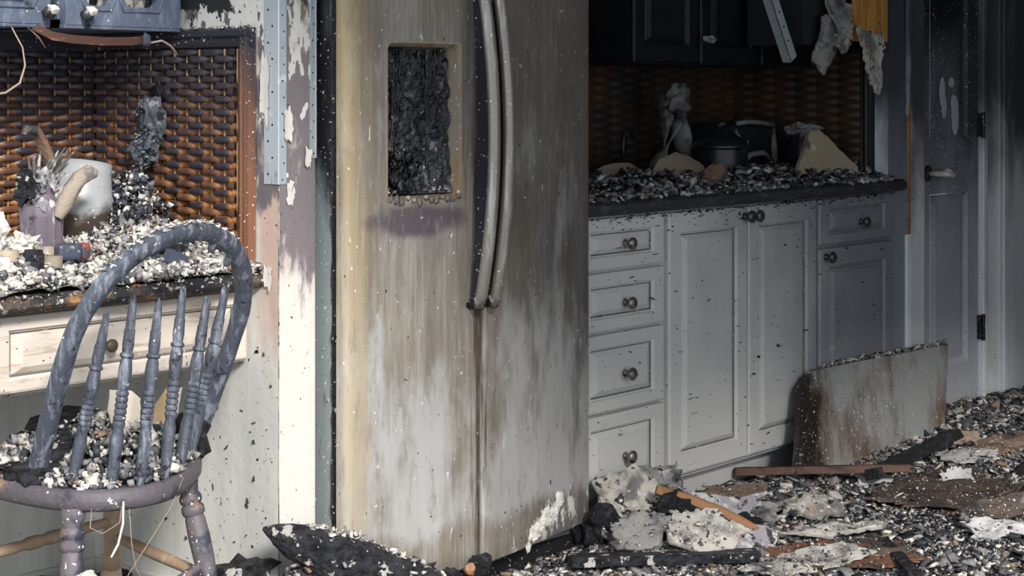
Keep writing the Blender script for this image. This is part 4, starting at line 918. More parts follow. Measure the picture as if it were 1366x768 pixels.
torn('curved_board', [(-.17, 0), (-.10, .05), (0, .075), (.09, .06), (.16, .0), (.12, -.03), (-.12, -.03)], (4.62, 3.16, ct + .02), (1, -.05, -.05), (0, .75, .55), M['tanboard'], 'pale brown arched board lying on the counter rubble', 6, lambda a, b_: .05 - 1.6 * a * a, .008, .005, 'board', .06)
torn('charred_board', [(-.13, .0), (-.05, .02), (.1, .03), (.14, 0), (.05, -.02), (-.1, -.02)], (4.43, 3.28, ct + .04), (1, 0, .02), (0, .8, .6), M['tanboard'], 'thin tan board behind the arched board on the counter', 8, lambda a, b_: .02 - .8 * a * a, .008, .004, 'board', .06)
torn('curled_bark', [(-.06, -.03), (.06, -.03), (.075, .03), (-.05, .035)], (4.50, 2.99, ct + .035), (1, -.1, .25), (0, .8, .5), M['bark'], 'brown curled shard near the front of the counter', 9, lambda a, b_: 5 * a * a, .006, .004, 'shard', .1)
for i, (px, py, r_, h_, lb) in enumerate(((3.90, 3.30, .035, .15, 'sooty dark bottle stump beside the refrigerator on the counter'), (4.02, 3.36, .05, .12, 'squat black canister behind the counter rubble, left end'), (4.26, 3.36, .036, .085, 'rounded grey-blue cup on the counter rubble'))):
    T('canister', MB().lathe([(r_ * .9, 0), (r_, .1), (r_, .7), (r_ * .7, .9), (r_ * .45, 1)], (px, py, ct), (px, py, ct + h_), 18), M['pot'] if i < 2 else M['blue_grey'], lb, 'canister', 'auto')
T('charred_plank', MB().box((3.86, 3.03, ct + .012), (4.46, 3.12, ct + .03), rot=Matrix.Rotation(-.06, 3, 'Y') @ Matrix.Rotation(.12, 3, 'Z')), M['char'], 'flat black charred plank on the counter rubble', 'plank')
T('saucer', MB().lathe([(.03, 0), (.07, .3), (.075, 1), (.06, .8)], (4.93, 3.06, ct + .015), (4.93, 3.06, ct + .034), 20), M['drape'], 'grey ash covered saucer in front of the pot', 'saucer', 'auto')
r0 = np.random.default_rng(21)
n = 2600
px = r0.uniform(3.74, 5.49, n); py = 2.875 + .42 * r0.random(n) ** 1.25
pz = ct + .004 + .05 * np.clip((py - 2.88) / .15, 0, 1) * r0.random(n)
lab(chips('counter_rubble', np.stack([px, py, pz], 1), r0.uniform(.008, .032, n), [M['ash_c'], M['ash_g'], M['ash_dk'], M['char_bit'], M['tan_bit']], (3.2, 3, 3, 4, .5), 22, (.12, .5), tilt=.45), 'grey and black rubble strewn along the dark countertop', 'rubble')
n = 420
px = np.concatenate([r0.uniform(3.74, 5.49, 300), r0.uniform(3.74, 5.49, 120)]); py = np.full(n, 2.8915); pz = np.concatenate([.871 - r0.exponential(.010, 300), r0.uniform(.12, .86, 120)])
lab(chips('soot_flakes', np.stack([px, py, pz], 1), r0.uniform(.004, .013, n), [M['char_bit']], (1,), 23, (.1, .2), tilt=.3), 'black soot flakes stuck to the white cabinet fronts', 'soot')
# ------------------------------------------------------------------ charred bow-back chair
ch = thing('windsor_chair', 'charred bow-back wooden chair with broken spindles before the desk', 'chair', (2.27, 2.95, 0))
mx, my, ph, a0, a1, v1, hh, dd = 2.284, 2.939, .079, .21, .227, .268, .483, .428
cx_, sx_ = math.cos(ph), math.sin(ph)
def hp(a, v): return Vector((mx + a * cx_ + v * dd * sx_, my + a * sx_ - v * dd * cx_, .452 + v))
HP = []
for i in range(9):
    HP.append(hp(-(a0 + (a1 - a0) * math.sin(i / 8 * PI / 2)), v1 * i / 8))
for i in range(1, 28):
    t = PI * i / 28; HP.append(hp(-a1 * math.cos(t), v1 + (hh - v1) * math.sin(t)))
for i in range(8, -1, -1):
    HP.append(hp(a0 + (a1 - a0) * math.sin(i / 8 * PI / 2), v1 * i / 8))
hn = Vector((dd * sx_, -dd * cx_, 1)).cross(Vector((cx_, sx_, 0)))
b = MB()
pts = HP; rs = []
for i, p in enumerate(pts):
    t = (pts[min(i + 1, len(pts) - 1)] - pts[max(i - 1, 0)]).normalized(); u = hn.normalized(); w_ = t.cross(u)
    k = 1 + .10 * noise.noise(Vector((i * .5, 2, 1)))
    q = .0155 * k
    # squarish section with a flat face and eased corners
    sec = [(1, .55), (.6, 1), (-.6, 1), (-1, .55), (-1, -.55), (-.6, -1), (.6, -1), (1, -.55)]
    rs.append([p + u * (s0 * q) + w_ * (s1 * q * 1.12) for s0, s1 in sec])
b.rings(rs)
bow_o = b.build('back_bow', M['chair_char'], ch, smooth='auto')
r0 = np.random.default_rng(31)
pos = []
for _ in range(260):
    i = r0.integers(14, 30); p = HP[i]; pos.append((p.x + r0.normal(0, .007), p.y + r0.normal(0, .006), p.z + .0165 + r0.uniform(-.001, .004)))
chips('bow_ash', pos, r0.uniform(.004, .014, 260), [M['ash_w'], M['ash_g']], (4, 1), 32, (.15, .4), parent=bow_o, tilt=.3)
# seat: outline measured round, closed by its front half under the desk
rim = [(2.027, 2.985), (2.030, 2.914), (2.040, 2.834), (2.070, 2.763), (2.117, 2.724), (2.179, 2.708), (2.255, 2.722), (2.345, 2.778), (2.425, 2.845), (2.487, 2.925), (2.515, 3.02), (2.50, 3.12), (2.44, 3.19), (2.34, 3.225), (2.22, 3.225), (2.12, 3.18), (2.055, 3.10), (2.03, 3.04)]
def smooth_loop(P, n):
    m = len(P); o = []
    for i in range(m):
        p0, p1, p2, p3 = (Vector((*P[(i + k) % m], 0)) for k in (-1, 0, 1, 2))
        for k in range(n):
            t = k / n; o.append(0.5 * ((2 * p1) + (p2 - p0) * t + (2 * p0 - 5 * p1 + 4 * p2 - p3) * t * t + (3 * p1 - p0 - 3 * p2 + p3) * t ** 3))
    return o
lp = smooth_loop(rim, 3); cen = Vector((2.27, 2.96, 0))
rs = []
for s, z in ((.25, .418), (.9, .418), (.965, .420), (.995, .427), (1.0, .440), (.992, .453), (.97, .460), (.9, .459), (.75, .452), (.4, .446), (.1, .446)):
    rs.append([Vector((cen.x + (p.x - cen.x) * s, cen.y + (p.y - cen.y) * s, z)) for p in lp])
b = MB().rings(rs); b.build('seat', M['chair_rim'], ch, smooth=True)
# spindles, broken off at the top, and the stubs left in the bow
def spindle_prof(L=1.0):
    pr = [(.0085, 0), (.0115, .06), (.0135, .20), (.0140, .28), (.0105, .33)]
    for k in range(6):
        t = .345 + .033 * k; pr += [(.0125, t), (.0140, t + .012), (.0125, t + .026), (.0100, t + .030)]
    pr += [(.0118, .56), (.0148, .64), (.0128, .70), (.0105, .715), (.0150, .725), (.0150, .738), (.0108, .748)]
    pr += [(.0128, .79), (.0118, .84), (.0120, .87), (.0104, .875), (.0095, .95), (.0085, 1.0)]
    return pr
full = [((2.108, 2.852), (2.150, 2.800, .772)), ((2.135, 2.765), (2.190, 2.768, .806)), ((2.182, 2.738), (2.248, 2.764, .796)), ((2.252, 2.752), (2.315, 2.772, .816)), ((2.322, 2.792), (2.390, 2.786, .790)), ((2.400, 2.856), (2.447, 2.797, .800))]
for i, ((bx, by), tp) in enumerate(full):
    L_ = (Vector(tp) - Vector((bx, by, .452))).length
    sc = .50 / .345 * .345 / .50
    pr = []
    for r_, t in spindle_prof(): pr.append((r_ * .92, t * .97 if t < .88 else t * .97))
    rg = random.Random(i)
    a_, b_ = Vector((bx, by, .452)), Vector(tp)
    MB_ = MB().lathe(pr + [(.0075, .985), (.0045 + .002 * rg.random(), 1.0 + .02 * rg.random())], a_, b_, 14)
    m0 = len(MB_.v) - 14 * 2
    for k in range(m0, len(MB_.v)):
        x, y_, z = MB_.v[k]; MB_.v[k] = (x, y_, z + rg.uniform(-.012, .008))
    MB_.build('spindle', M['chair_char'], ch, smooth='auto')
for i in (13, 16, 19, 22, 25, 28):
    p = HP[i]; q = p + Vector((rw.uniform(-.012, -.002), .012, -.028 - .016 * rw.random()))
    MB().lathe([(.0085, 0), (.009, .5), (.007, .9), (.003, 1)], p, q, 10).build('spindle_stub', M['chair_char'], ch, smooth='auto')
def leg_prof(k=1.0):
    return [(.013 * k, 0), (.017 * k, .10), (.020 * k, .22), (.0165 * k, .30), (.0165 * k, .33), (.022 * k, .345), (.0235 * k, .37), (.022 * k, .395), (.0175 * k, .405), (.0220 * k, .42), (.0235 * k, .445), (.0215 * k, .47), (.0165 * k, .485), (.0175 * k, .52), (.0215 * k, .62), (.0225 * k, .72), (.0205 * k, .80), (.0185 * k, .812), (.0225 * k, .822), (.0240 * k, .84), (.0225 * k, .858), (.0185 * k, .866), (.0220 * k, .876), (.0235 * k, .892), (.0220 * k, .908), (.0185 * k, .918), (.0205 * k, .94), (.0235 * k, .97), (.0230 * k, 1.0)]
legs = [((2.070, 2.795, .425), (2.028, 2.750, 0), 'chair_leg', None), ((2.395, 2.860, .425), (2.418, 2.735, 0), 'chair_leg', None), ((2.425, 3.125, .425), (2.468, 3.205, 0), 'chair_wood', 'pale unburnt back leg'), ((2.105, 3.130, .425), (2.050, 3.205, 0), 'chair_wood', 'pale unburnt back leg')]
def along(l, t): return Vector(l[1]).lerp(Vector(l[0]), t)
for l in legs:
    MB().lathe(leg_prof(), l[1], l[0], 16).build('leg', M[l[2]], ch, smooth='auto', label=l[3])
sp_ = [(.008, 0), (.011, .12), (.0125, .3), (.010, .36), (.0145, .40), (.0145, .46), (.011, .5), (.0145, .54), (.0145, .60), (.010, .64), (.0125, .7), (.011, .88), (.008, 1)]
sp2 = [(.008, 0), (.0115, .2), (.0125, .5), (.0115, .8), (.008, 1)]
MB().lathe(sp_, along(legs[3], .62), along(legs[2], .66), 12).build('stretcher', M['chair_wood'], ch, smooth='auto', label='pale turned front stretcher')
MB().lathe(sp2, along(legs[2], .58), along(legs[1], .53), 12).build('stretcher', M['chair_wood'], ch, smooth='auto', label='pale side stretcher')
MB().lathe(sp2, along(legs[1], .60), along(legs[0], .34), 12).build('stretcher', M['chair_leg'], ch, smooth='auto')
MB().lathe(sp2, along(legs[3], .58), along(legs[0], .53), 12).build('stretcher', M['chair_wood'], ch, smooth='auto')
# debris on the seat
def on_seat(p):
    d = Vector((p[0], p[1], 0)) - cen
    best = max(((q - cen).normalized().dot(d.normalized()), (q - cen).length) for q in lp)
    return d.length / best[1]
pos, sz = [], []
while len(pos) < 2200:
    p = (r0.uniform(2.03, 2.52), r0.uniform(2.72, 3.22)); s = on_seat(p)
    if s > .93: continue
    h = .075 * (1 - s * s) * (1.25 if p[0] > 2.15 else .8)
    pos.append((p[0], p[1], .456 + h * (1 - .55 * r0.random() ** 2))); sz.append(.006 + .020 * r0.random() ** 2)
lab(chips('seat_rubble', pos, sz, [M['ash_w'], M['ash_g'], M['ash_dk'], M['char_bit'], M['tan_bit']], (4, 2.6, 1.6, 1.6, .5), 33, (.4, .9), tilt=.8), 'white and black rubble heaped on the charred chair seat', 'rubble')
def lump_thing(name, c, r_, m, label, cat, seed, amp=.35, sub=2, group=None, rot=None, smooth=False):
    return lab(MB().lump(c, r_, amp, 2.4, seed, sub, rot=rot).build(name, m, smooth=smooth), label, cat, group)
lump_thing('char_lump', (2.075, 2.93, .475), (.05, .06, .024), M['alligator'], 'flat black char lump at left edge of the chair seat', 'char', 3)
lump_thing('char_lump', (2.165, 2.96, .495), (.055, .06, .045), M['alligator'], 'round black char lump left of the white rubble on the chair', 'char', 4, .3, 3)
lump_thing('char_lump', (2.25, 3.06, .525), (.07, .06, .035), M['char'], 'black char lump at the far side of the chair seat', 'char', 5)
lump_thing('char_lump', (2.445, 2.905, .49), (.03, .05, .05), M['char'], 'black char lump by the right end of the chair bow', 'char', 6, .4)
lump_thing('plaster_crumb', (2.122, 2.800, .470), (.012, .011, .012), M['ash_w'], 'white crumb at the foot of the first spindle', 'plaster', 7)
lump_thing('plaster_crumb', (2.30, 2.80, .475), (.020, .016, .013), M['cream'], 'cream crumb at the foot of the fourth spindle', 'plaster', 8)
torn('paper_scrap', [(-.03, -.045), (.025, -.04), (.034, .02), (.02, .038), (-.024, .045), (-.036, .01)], (2.295, 2.93, .56), (1, -.25, .05), (.05, .3, 1), M['cream'], 'upright cream paper scrap on the chair seat rubble', 7, lambda a, b_: 6 * a * a, .003, .003, 'paper', .08)
torn('paper_scrap', [(-.02, -.045), (.018, -.05), (.022, .045), (-.012, .01)], (2.375, 2.925, .548), (1, -.3, .2), (.15, .2, 1), M['tan_paper'], 'tan triangular paper scrap between two spindles on chair', 8, None, .003, .003, 'paper', .05)
torn('paper_scrap', [(-.02, -.03), (.015, -.02), (.02, .03), (-.01, .02)], (2.43, 2.94, .555), (1, 0, .2), (.3, .2, 1), M['cream'], 'small white paper scrap at right of the chair seat', 9, None, .003, .003, 'paper', .08)
# dangling wires
for i, (P_, lb, m) in enumerate((([(2.285, 2.735, .455), (2.25, 2.725, .41), (2.20, 2.73, .35), (2.165, 2.75, .29), (2.155, 2.76, .255)], 'thin copper wire hanging from right of the chair seat rim', 'wire'),
        ([(2.145, 2.725, .44), (2.14, 2.71, .36), (2.15, 2.71, .31), (2.175, 2.71, .27)], 'thin wire loop hanging between the chair legs', 'wire'),
        ([(2.075, 2.745, .43), (2.06, 2.73, .40), (2.085, 2.725, .385), (2.12, 2.72, .40), (2.125, 2.72, .43)], 'curled wire hanging on the charred near chair leg', 'wire'),
        ([(2.125, 2.715, .44), (2.12, 2.71, .40), (2.105, 2.705, .365), (2.085, 2.70, .345)], 'short ash coated wire over the charred near chair leg', 'ash_w'))):
    lab(MB().tube(P_, .0009 if i < 3 else .0024, 5).build('wire', M[m], smooth=True), lb, 'wire')
MB().lump((2.055, 2.735, .305), (.024, .012, .014), .6, 2.5, 5).build('ash_smear', M['ash_w'], ch, label='white ash clinging to the near leg')

# ------------------------------------------------------------------ things in the ash on the desk
dz = .811
T('ribbed_pot', MB().lathe([(.024, 0), (.029, .15), (.027, .45), (.031, .5), (.034, .55), (.033, .95), (.028, 1)], (2.246, 3.13, dz), (2.262, 3.15, dz + .068), 18), M['tanpot'], 'smoked tan pottery stump under the ribbed jar', 'pottery', 'auto')
jx, jy, jz = 2.270, 3.17, dz + .060
jr = thing('ribbed_jar', 'sooty ribbed glass jar standing in the ash at left of desk', 'jar', (jx, jy, jz))
b = MB(); rs = []
for t, r_ in ((0, .032), (.04, .0385), (.1, .040), (.5, .0425), (.62, .044), (.70, .039), (.78, .031), (.88, .030), (.94, .036), (1.0, .036)):
    z = jz + .145 * t; rib = .0022 if .08 < t < .66 else 0
    rs.append([(jx + (r_ + rib * (1 if k % 2 else -1)) * math.cos(k * PI / 14) - .004 * t, jy + (r_ + rib * (1 if k % 2 else -1)) * math.sin(k * PI / 14), z) for k in range(28)])
b.rings(rs); b.build('jar_body', M['jar'], jr, smooth='auto')
b = MB()
for i in range(12):
    a = i * .7; b.lump((jx - .004 + .033 * math.cos(a), jy - .005 + .03 * math.sin(a), jz + .085 + .065 * ((i * 37) % 10) / 10), (.013, .012, .015), .5, 2.4, i, 2)
b.build('jar_ash', M['ash_v'], jr, label='greyish ash crust round the jar neck')
b = MB(); b.tube([(2.30, 3.19, 1.0), (2.305, 3.19, 1.035), (2.295, 3.19, 1.075), (2.278, 3.185, 1.105), (2.258, 3.18, 1.127), (2.238, 3.178, 1.130), (2.228, 3.178, 1.118)], [.014, .021, .020, .018, .017, .014, .006], 9, flat=.6)
lab(b.build('bark_curl', M['bark'], smooth='auto'), 'scorched brown bark piece rising highest from the ribbed jar', 'bark')
b = MB(); b.tube([(2.29, 3.21, .99), (2.325, 3.22, 1.03), (2.335, 3.22, 1.06), (2.32, 3.215, 1.085)], [.012, .024, .020, .006], 8, flat=.6)
lab(b.build('bark_curl', M['bark_dk'], smooth='auto'), 'shorter dark bark curl beside the tallest one in the jar', 'bark')
b = MB(); rr = random.Random(3)
for i in range(26):
    a = rr.uniform(0, 2 * PI); L = rr.uniform(.04, .10); q = rr.uniform(.4, 1.1)
    b.tube([(jx, jy, .99), (jx + .026 * math.cos(a) * q, jy + .02 * math.sin(a), .99 + L * .5), (jx + .05 * math.cos(a) * q + .02, jy + .04 * math.sin(a), .99 + L)], [.008, .005, .0015], 5)
lab(b.build('burnt_stems', M['stems'], smooth=True), 'tangle of burnt grey stems sticking out of the ribbed jar', 'stems')
lump_thing('char_lump', (2.212, 3.15, 1.012), (.020, .016, .034), M['alligator'], 'black char lump hanging at left of the jar neck', 'char', 14, .5, 3)
lump_thing('char_lump', (2.262, 3.15, 1.02), (.030, .02, .022), M['ash_v'], 'grey crust lump on top of the ribbed jar', 'char', 15, .5, 3)
b = MB(); b.tube([(2.278, 3.13, .945), (2.292, 3.125, .972), (2.305, 3.12, 1.0), (2.322, 3.115, 1.025), (2.345, 3.11, 1.038), (2.362, 3.11, 1.034)], [.012, .018, .018, .018, .017, .009], 10)
lab(b.build('bark_roll', M['roll'], smooth='auto'), 'pale grey roll of bark leaning against the cloudy vase', 'bark')
vs_ = thing('vase', 'cloudy grey scorched round vase tipped in the desk ash', 'vase', (2.44, 3.27, dz))
ax = Vector((.20, .05, 1)).normalized(); c0 = Vector((2.425, 3.265, dz + .055))
MB().lathe([(.02, 0), (.048, .08), (.068, .25), (.074, .42), (.070, .58), (.061, .75), (.056, .9), (.056, 1.0), (.052, .985), (.05, .85)], c0, c0 + ax * .188, 32).build('vase_body', M['vase'], vs_, smooth=True)
T('charred_box', MB().box((2.495, 3.22, dz + .08), (2.555, 3.29, dz + .185), rot=Matrix.Rotation(.25, 3, 'Y') @ Matrix.Rotation(.3, 3, 'Z')), M['blue_grey'], 'leaning blue-black burnt box right of the cloudy vase', 'box')
T('charred_box', MB().box((2.53, 3.33, dz + .02), (2.575, 3.38, dz + .215), rot=Matrix.Rotation(-.3, 3, 'Y')), M['char'], 'tall black burnt block behind the blue-black box', 'box')
T('wood_chip', MB().box((2.535, 3.16, dz + .150), (2.575, 3.172, dz + .166), rot=Matrix.Rotation(.7, 3, 'Y')), M['cream'], 'cream wood chip on the heap right of the vase', 'wood chip')
T('wood_chip', MB().box((2.522, 3.15, dz + .125), (2.545, 3.165, dz + .152), rot=Matrix.Rotation(.1, 3, 'Y')), M['cream'], 'square cream wood chip below the slanted one', 'wood chip')
T('straw_stick', MB().box((2.527, 3.12, dz + .09), (2.535, 3.128, dz + .125), rot=Matrix.Rotation(.3, 3, 'Y')), M['tan_paper'], 'short straw coloured stick in the black heap by the vase', 'stick')
tn = thing('tin', 'scorched flat tin with red end lying in front of the vase', 'tin', (2.25, 3.05, dz))
ra = Matrix.Rotation(-.25, 3, 'Z')
MB().box((2.222, 3.035, dz + .052), (2.272, 3.07, dz + .086), rot=ra).build('tin_body', M['blue_grey'], tn, bevel=.008)
MB().box((2.270, 3.033, dz + .052), (2.292, 3.066, dz + .086), rot=ra, piv=(2.247, 3.0525, dz + .07)).build('tin_end', M['red'], tn, bevel=.008)
bt = MB(); bt.tube([(2.295, 3.03, dz + .085), (2.31, 3.02, dz + .07), (2.325, 3.015, dz + .052), (2.355, 3.01, dz + .045), (2.40, 3.02, dz + .05)], .0032, 6)
lab(bt.build('wire', M['roll'], smooth=True), 'pale bent wire beside the red-ended tin on the desk', 'wire')
T('small_can', MB().lathe([(.019, 0), (.0215, .08), (.0215, .85), (.018, .95), (.018, 1)], (2.140, 3.02, dz + .012), (2.142, 3.02, dz + .082), 18), M['alligator'], 'black blistered small can at the front left of desk', 'can', 'auto')
T('small_can', MB().lathe([(.021, 0), (.023, .08), (.023, .9), (.019, 1)], (2.102, 3.05, dz + .012), (2.102, 3.05, dz + .082), 18), M['redtan'], 'red and tan scorched can left of the black can', 'can', 'auto')
T('tan_cup', MB().lathe([(.018, 0), (.021, .1), (.022, .95), (.018, 1)], (2.192, 3.03, dz + .012), (2.192, 3.03, dz + .066), 18), M['tanpot'], 'small tan smoked cup right of the black can', 'cup', 'auto')
for c_, lb in (((2.112, 2.995, dz + .026), 'green melted glass bit left of the black can'), ((2.147, 2.985, dz + .020), 'green melted glass bit right of the black can')):
    lump_thing('glass_bit', c_, (.007, .004, .011), M['green'], lb, 'glass', 6)
for c_, r_, lb, sd in (((2.168, 3.10, dz + .088), (.030, .024, .020), 'white ash clump between the ribbed jar and the cans', 3), ((2.112, 3.11, dz + .105), (.026, .026, .038), 'tall white ash clump at the left edge of the desk', 4), ((2.065, 3.02, dz + .045), (.030, .02, .022), 'white ash clump at front left corner of view on desk', 5), ((2.10, 2.985, dz + .022), (.035, .02, .013), 'flat white ash clump below the cans on the desk', 6)):
    lump_thing('ash_clump', c_, r_, M['ash_w'], lb, 'ash', sd, .6, 3)
lump_thing('ash_clump', (2.110, 3.12, dz + .145), (.018, .02, .034), M['ash_v'], 'bluish grey crumbly ash clump highest at the left edge', 'ash', 9, .6, 3)
T('charred_batten', MB().box((2.41, 3.02, dz + .055), (2.53, 3.05, dz + .064), rot=Matrix.Rotation(-.06, 3, 'Y') @ Matrix.Rotation(-.25, 3, 'Z')), M['char'], 'flat black slat lying on the desk ash inside the chair bow', 'slat')
T('charred_shard', MB().box((2.46, 2.99, dz + .025), (2.51, 3.01, dz + .055), rot=Matrix.Rotation(.4, 3, 'Y')), M['blue_grey'], 'short blue-black shard in the desk ash below the slat', 'shard')
# the ash heap itself: a low bed and loose bits
def heap_h(x, y):
    t = min(1, max(0, (y - 2.955) / .18)); e = (.058 if x > 2.34 else .058 - .026 * min(1, (2.34 - x) / .06)) * t + .012
    e += .055 * math.exp(-((x - 2.53) / .09) ** 2 - ((y - 3.22) / .12) ** 2) + .05 * math.exp(-((x - 2.08) / .12) ** 2 - ((y - 3.1) / .1) ** 2)
    e *= 1 - .45 * max(0, min(1, (x - 2.56) / .12)) * max(0, min(1, (3.25 - y) / .2))
    return e + .010 * noise.noise(Vector((x * 25, y * 25, 1)))
gx, gy = np.linspace(1.5, 2.69, 90), np.linspace(2.952, 3.53, 46)
b = MB(); b.add([(x, y, dz + heap_h(x, y) - .006) for y in gy for x in gx], [(j * 90 + i, j * 90 + i + 1, (j + 1) * 90 + i + 1, (j + 1) * 90 + i) for j in range(45) for i in range(89)])
lab(b.build('ash_bed', M['ashbed_light'], smooth=True), 'pale grey ash bed heaped along the desk top', 'ash', None, 'stuff')
n = 9000
px, py = r0.uniform(1.95, 2.69, n), 2.95 + .42 * r0.random(n) ** 1.3
pz = [dz + heap_h(x, y) + r0.uniform(-.003, .010) for x, y in zip(px, py)]
lab(chips('ash_rubble', np.stack([px, py, pz], 1), .004 + .020 * r0.random(n) ** 3.2, ASH, (6, 2.6, .9, .7, .4), 41, (.25, .8), tilt=.7), 'white and black ash rubble strewn over the desk top', 'rubble')
n = 1100
px, py = r0.normal(2.53, .05, n), r0.normal(3.20, .045, n)
pz = [dz + heap_h(x, y) + .10 * r0.random() * math.exp(-((x - 2.53) / .05) ** 2) for x, y in zip(px, py)]
px = np.minimum(px, 2.66)
lab(chips('ash_rubble', np.stack([px, py, pz], 1), .004 + .017 * r0.random(n) ** 2.4, [M['ash_w'], M['ash_g'], M['char_bit'], M['blue_grey']], (2.2, 2, 3, 2), 42, (.25, .8), tilt=.8), 'black and white rubble heap right of the cloudy vase', 'rubble')
n = 220
px = r0.uniform(1.95, 2.69, n); py = 2.949 + r0.uniform(-.002, .006, n); pz = .803 + r0.uniform(-.012, .008, n)
lab(chips('edge_ash', np.stack([px, py, pz], 1), r0.uniform(.003, .010, n), ASH, (3, 2, 1, 1, 1), 43), 'ash flecks caught on the rounded front edge of the desk', 'ash')

# ------------------------------------------------------------------ floor: ash bed, heaps, rubble
def fh(x, y):
    h = .022 + .012 * noise.noise(Vector((x * 3, y * 3, 4))) + .010 * noise.noise(Vector((x * 9, y * 9, 2)))
    h += .190 * math.exp(-((x - 2.72) / .17) ** 2 - ((y - 2.80) / .11) ** 2)       # at the foot of the stub wall and fridge
    h += .075 * math.exp(-((x - 3.0) / .13) ** 2 - ((y - 2.72) / .10) ** 2)
    h += .07 * math.exp(-((x - 2.45) / .3) ** 2 - ((y - 3.40) / .12) ** 2)         # under the desk
    h += .085 * math.exp(-((x - 3.86) / .20) ** 2 - ((y - 2.68) / .15) ** 2)       # right of the fridge
    h += .03 * math.exp(-((x - 4.45) / .35) ** 2 - ((y - 2.80) / .12) ** 2)
    h += .045 * math.exp(-((x - 6.2) / .6) ** 2 - ((y - 2.92) / .18) ** 2)
    return max(.004, h)
def open_floor(x, y):
    if x < 2.68: return True
    if x < 3.73: return y < 2.90
    if x < 5.51: return y < 2.965
    if x < 5.66: return y < 2.915
    return y < 2.915
gx, gy = np.linspace(1.7, 7.6, 300), np.linspace(.9, 3.53, 150)
b = MB(); NX = len(gx)
b.add([(x, y, fh(x, y)) for y in gy for x in gx], [(j * NX + i, j * NX + i + 1, (j + 1) * NX + i + 1, (j + 1) * NX + i) for j in range(len(gy) - 1) for i in range(NX - 1) if open_floor(gx[i], gy[j]) and open_floor(gx[i + 1], gy[j + 1])])
lab(b.build('floor_ash', M['ashbed'], smooth=True), 'dark wet ash bed covering the burnt kitchen floor', 'ash', None, 'stuff')
r0 = np.random.default_rng(61); n = 420
px, py = r0.uniform(1.9, 2.68, n), 3.2 + .33 * r0.random(n) ** .7
lab(chips('floor_rubble', np.stack([px, py, [fh(x, y) + .004 for x, y in zip(px, py)]], 1), r0.uniform(.006, .035, n), ASH, (1, 1.4, 2, 5, .3), 62, (.3, .8), tilt=.8), 'black char bits along the wall under the desk', 'rubble')
# flecks of char stuck to the wall under the desk and the stub
n = 150
py, pz = r0.uniform(2.92, 3.5, n), r0.uniform(.1, .75, n)
lab(chips('wall_flecks', np.stack([np.full(n, 2.6925), py, pz], 1), .003 + .009 * r0.random(n) ** 3, [M['char_bit']], (1,), 63, (.1, .2), tilt=3), 'black char flecks stuck to the side wall under the desk', 'soot')

# ------------------------------------------------------------------ floor: larger pieces
lg = thing('charred_log', 'pointed charred log end with white ash, foot of the stub wall', 'log', (2.78, 2.62, .12))
P_ = [Vector((2.585, 2.835, .285)), Vector((2.615, 2.815, .270)), Vector((2.67, 2.79, .237)), Vector((2.73, 2.76, .205)), Vector((2.79, 2.72, .165)), Vector((2.87, 2.65, .11)), Vector((2.96, 2.57, .05))]
b = MB(); rs = []; R_ = [.004, .026, .044, .056, .064, .066, .06]; PP = []; RR = []
for i in range(len(P_) - 1):
    for k in range(5): PP.append(P_[i].lerp(P_[i + 1], k / 5)); RR.append(R_[i] + (R_[i + 1] - R_[i]) * k / 5)
for i, p in enumerate(PP):
    t = (PP[min(i + 1, len(PP) - 1)] - PP[max(i - 1, 0)]).normalized(); u = Vector((0, 0, 1)); u = (u - t * u.dot(t)).normalized(); w_ = t.cross(u)
    rs.append([p + (u * math.cos(a) + w_ * math.sin(a)) * RR[i] * (1 + .22 * noise.noise(Vector((math.cos(a) * 2, math.sin(a) * 2, i * .35))) + .10 * noise.noise(Vector((math.cos(a) * 6, math.sin(a) * 6, i * 1.1)))) for a in [k * 2 * PI / 18 for k in range(18)]])
b.rings(rs); b.build('log', M['alligator'], lg, smooth='auto')
pos = []
for _ in range(170):
    i = r0.integers(9, len(PP)); a = r0.normal(-.35, .5); p = PP[i]; t = (PP[min(i + 1, len(PP) - 1)] - PP[i - 1]).normalized(); u = Vector((0, 0, 1)); u = (u - t * u.dot(t)).normalized(); w_ = t.cross(u)
    pos.append(p + (u * math.cos(a) + w_ * math.sin(a)) * RR[i] * 1.05)
chips('log_ash', [tuple(p) for p in pos], r0.uniform(.006, .020, 170), [M['ash_w'], M['ash_g']], (4, 2), 65, (.2, .5), parent=lg)
b = MB()
for i, (x, y, z, r_) in enumerate(((2.95, 2.74, .135, .045), (3.02, 2.71, .110, .04), (2.89, 2.765, .155, .04), (3.06, 2.66, .08, .05))): b.lump((x, y, z), (r_, r_ * .8, r_ * .5), .45, 2.4, i + 3, 3)
lab(b.build('char_mound', M['alligator']), 'black flaking char mound against the refrigerator door foot', 'char')
lump_thing('char_lump', (3.17, 2.735, .107), (.035, .02, .024), M['char'], 'black lump at the bottom of the freezer door', 'char', 8, .4)
lump_thing('char_lump', (3.135, 2.735, .104), (.016, .012, .016), M['orange_wood'], 'orange-brown chip left of the lump at the freezer door', 'wood chip', 9, .3)
lump_thing('char_lump', (2.58, 2.90, .18), (.08, .04, .03), M['alligator'], 'flat black char lump left of the pointed log', 'char', 10, .4, 3)
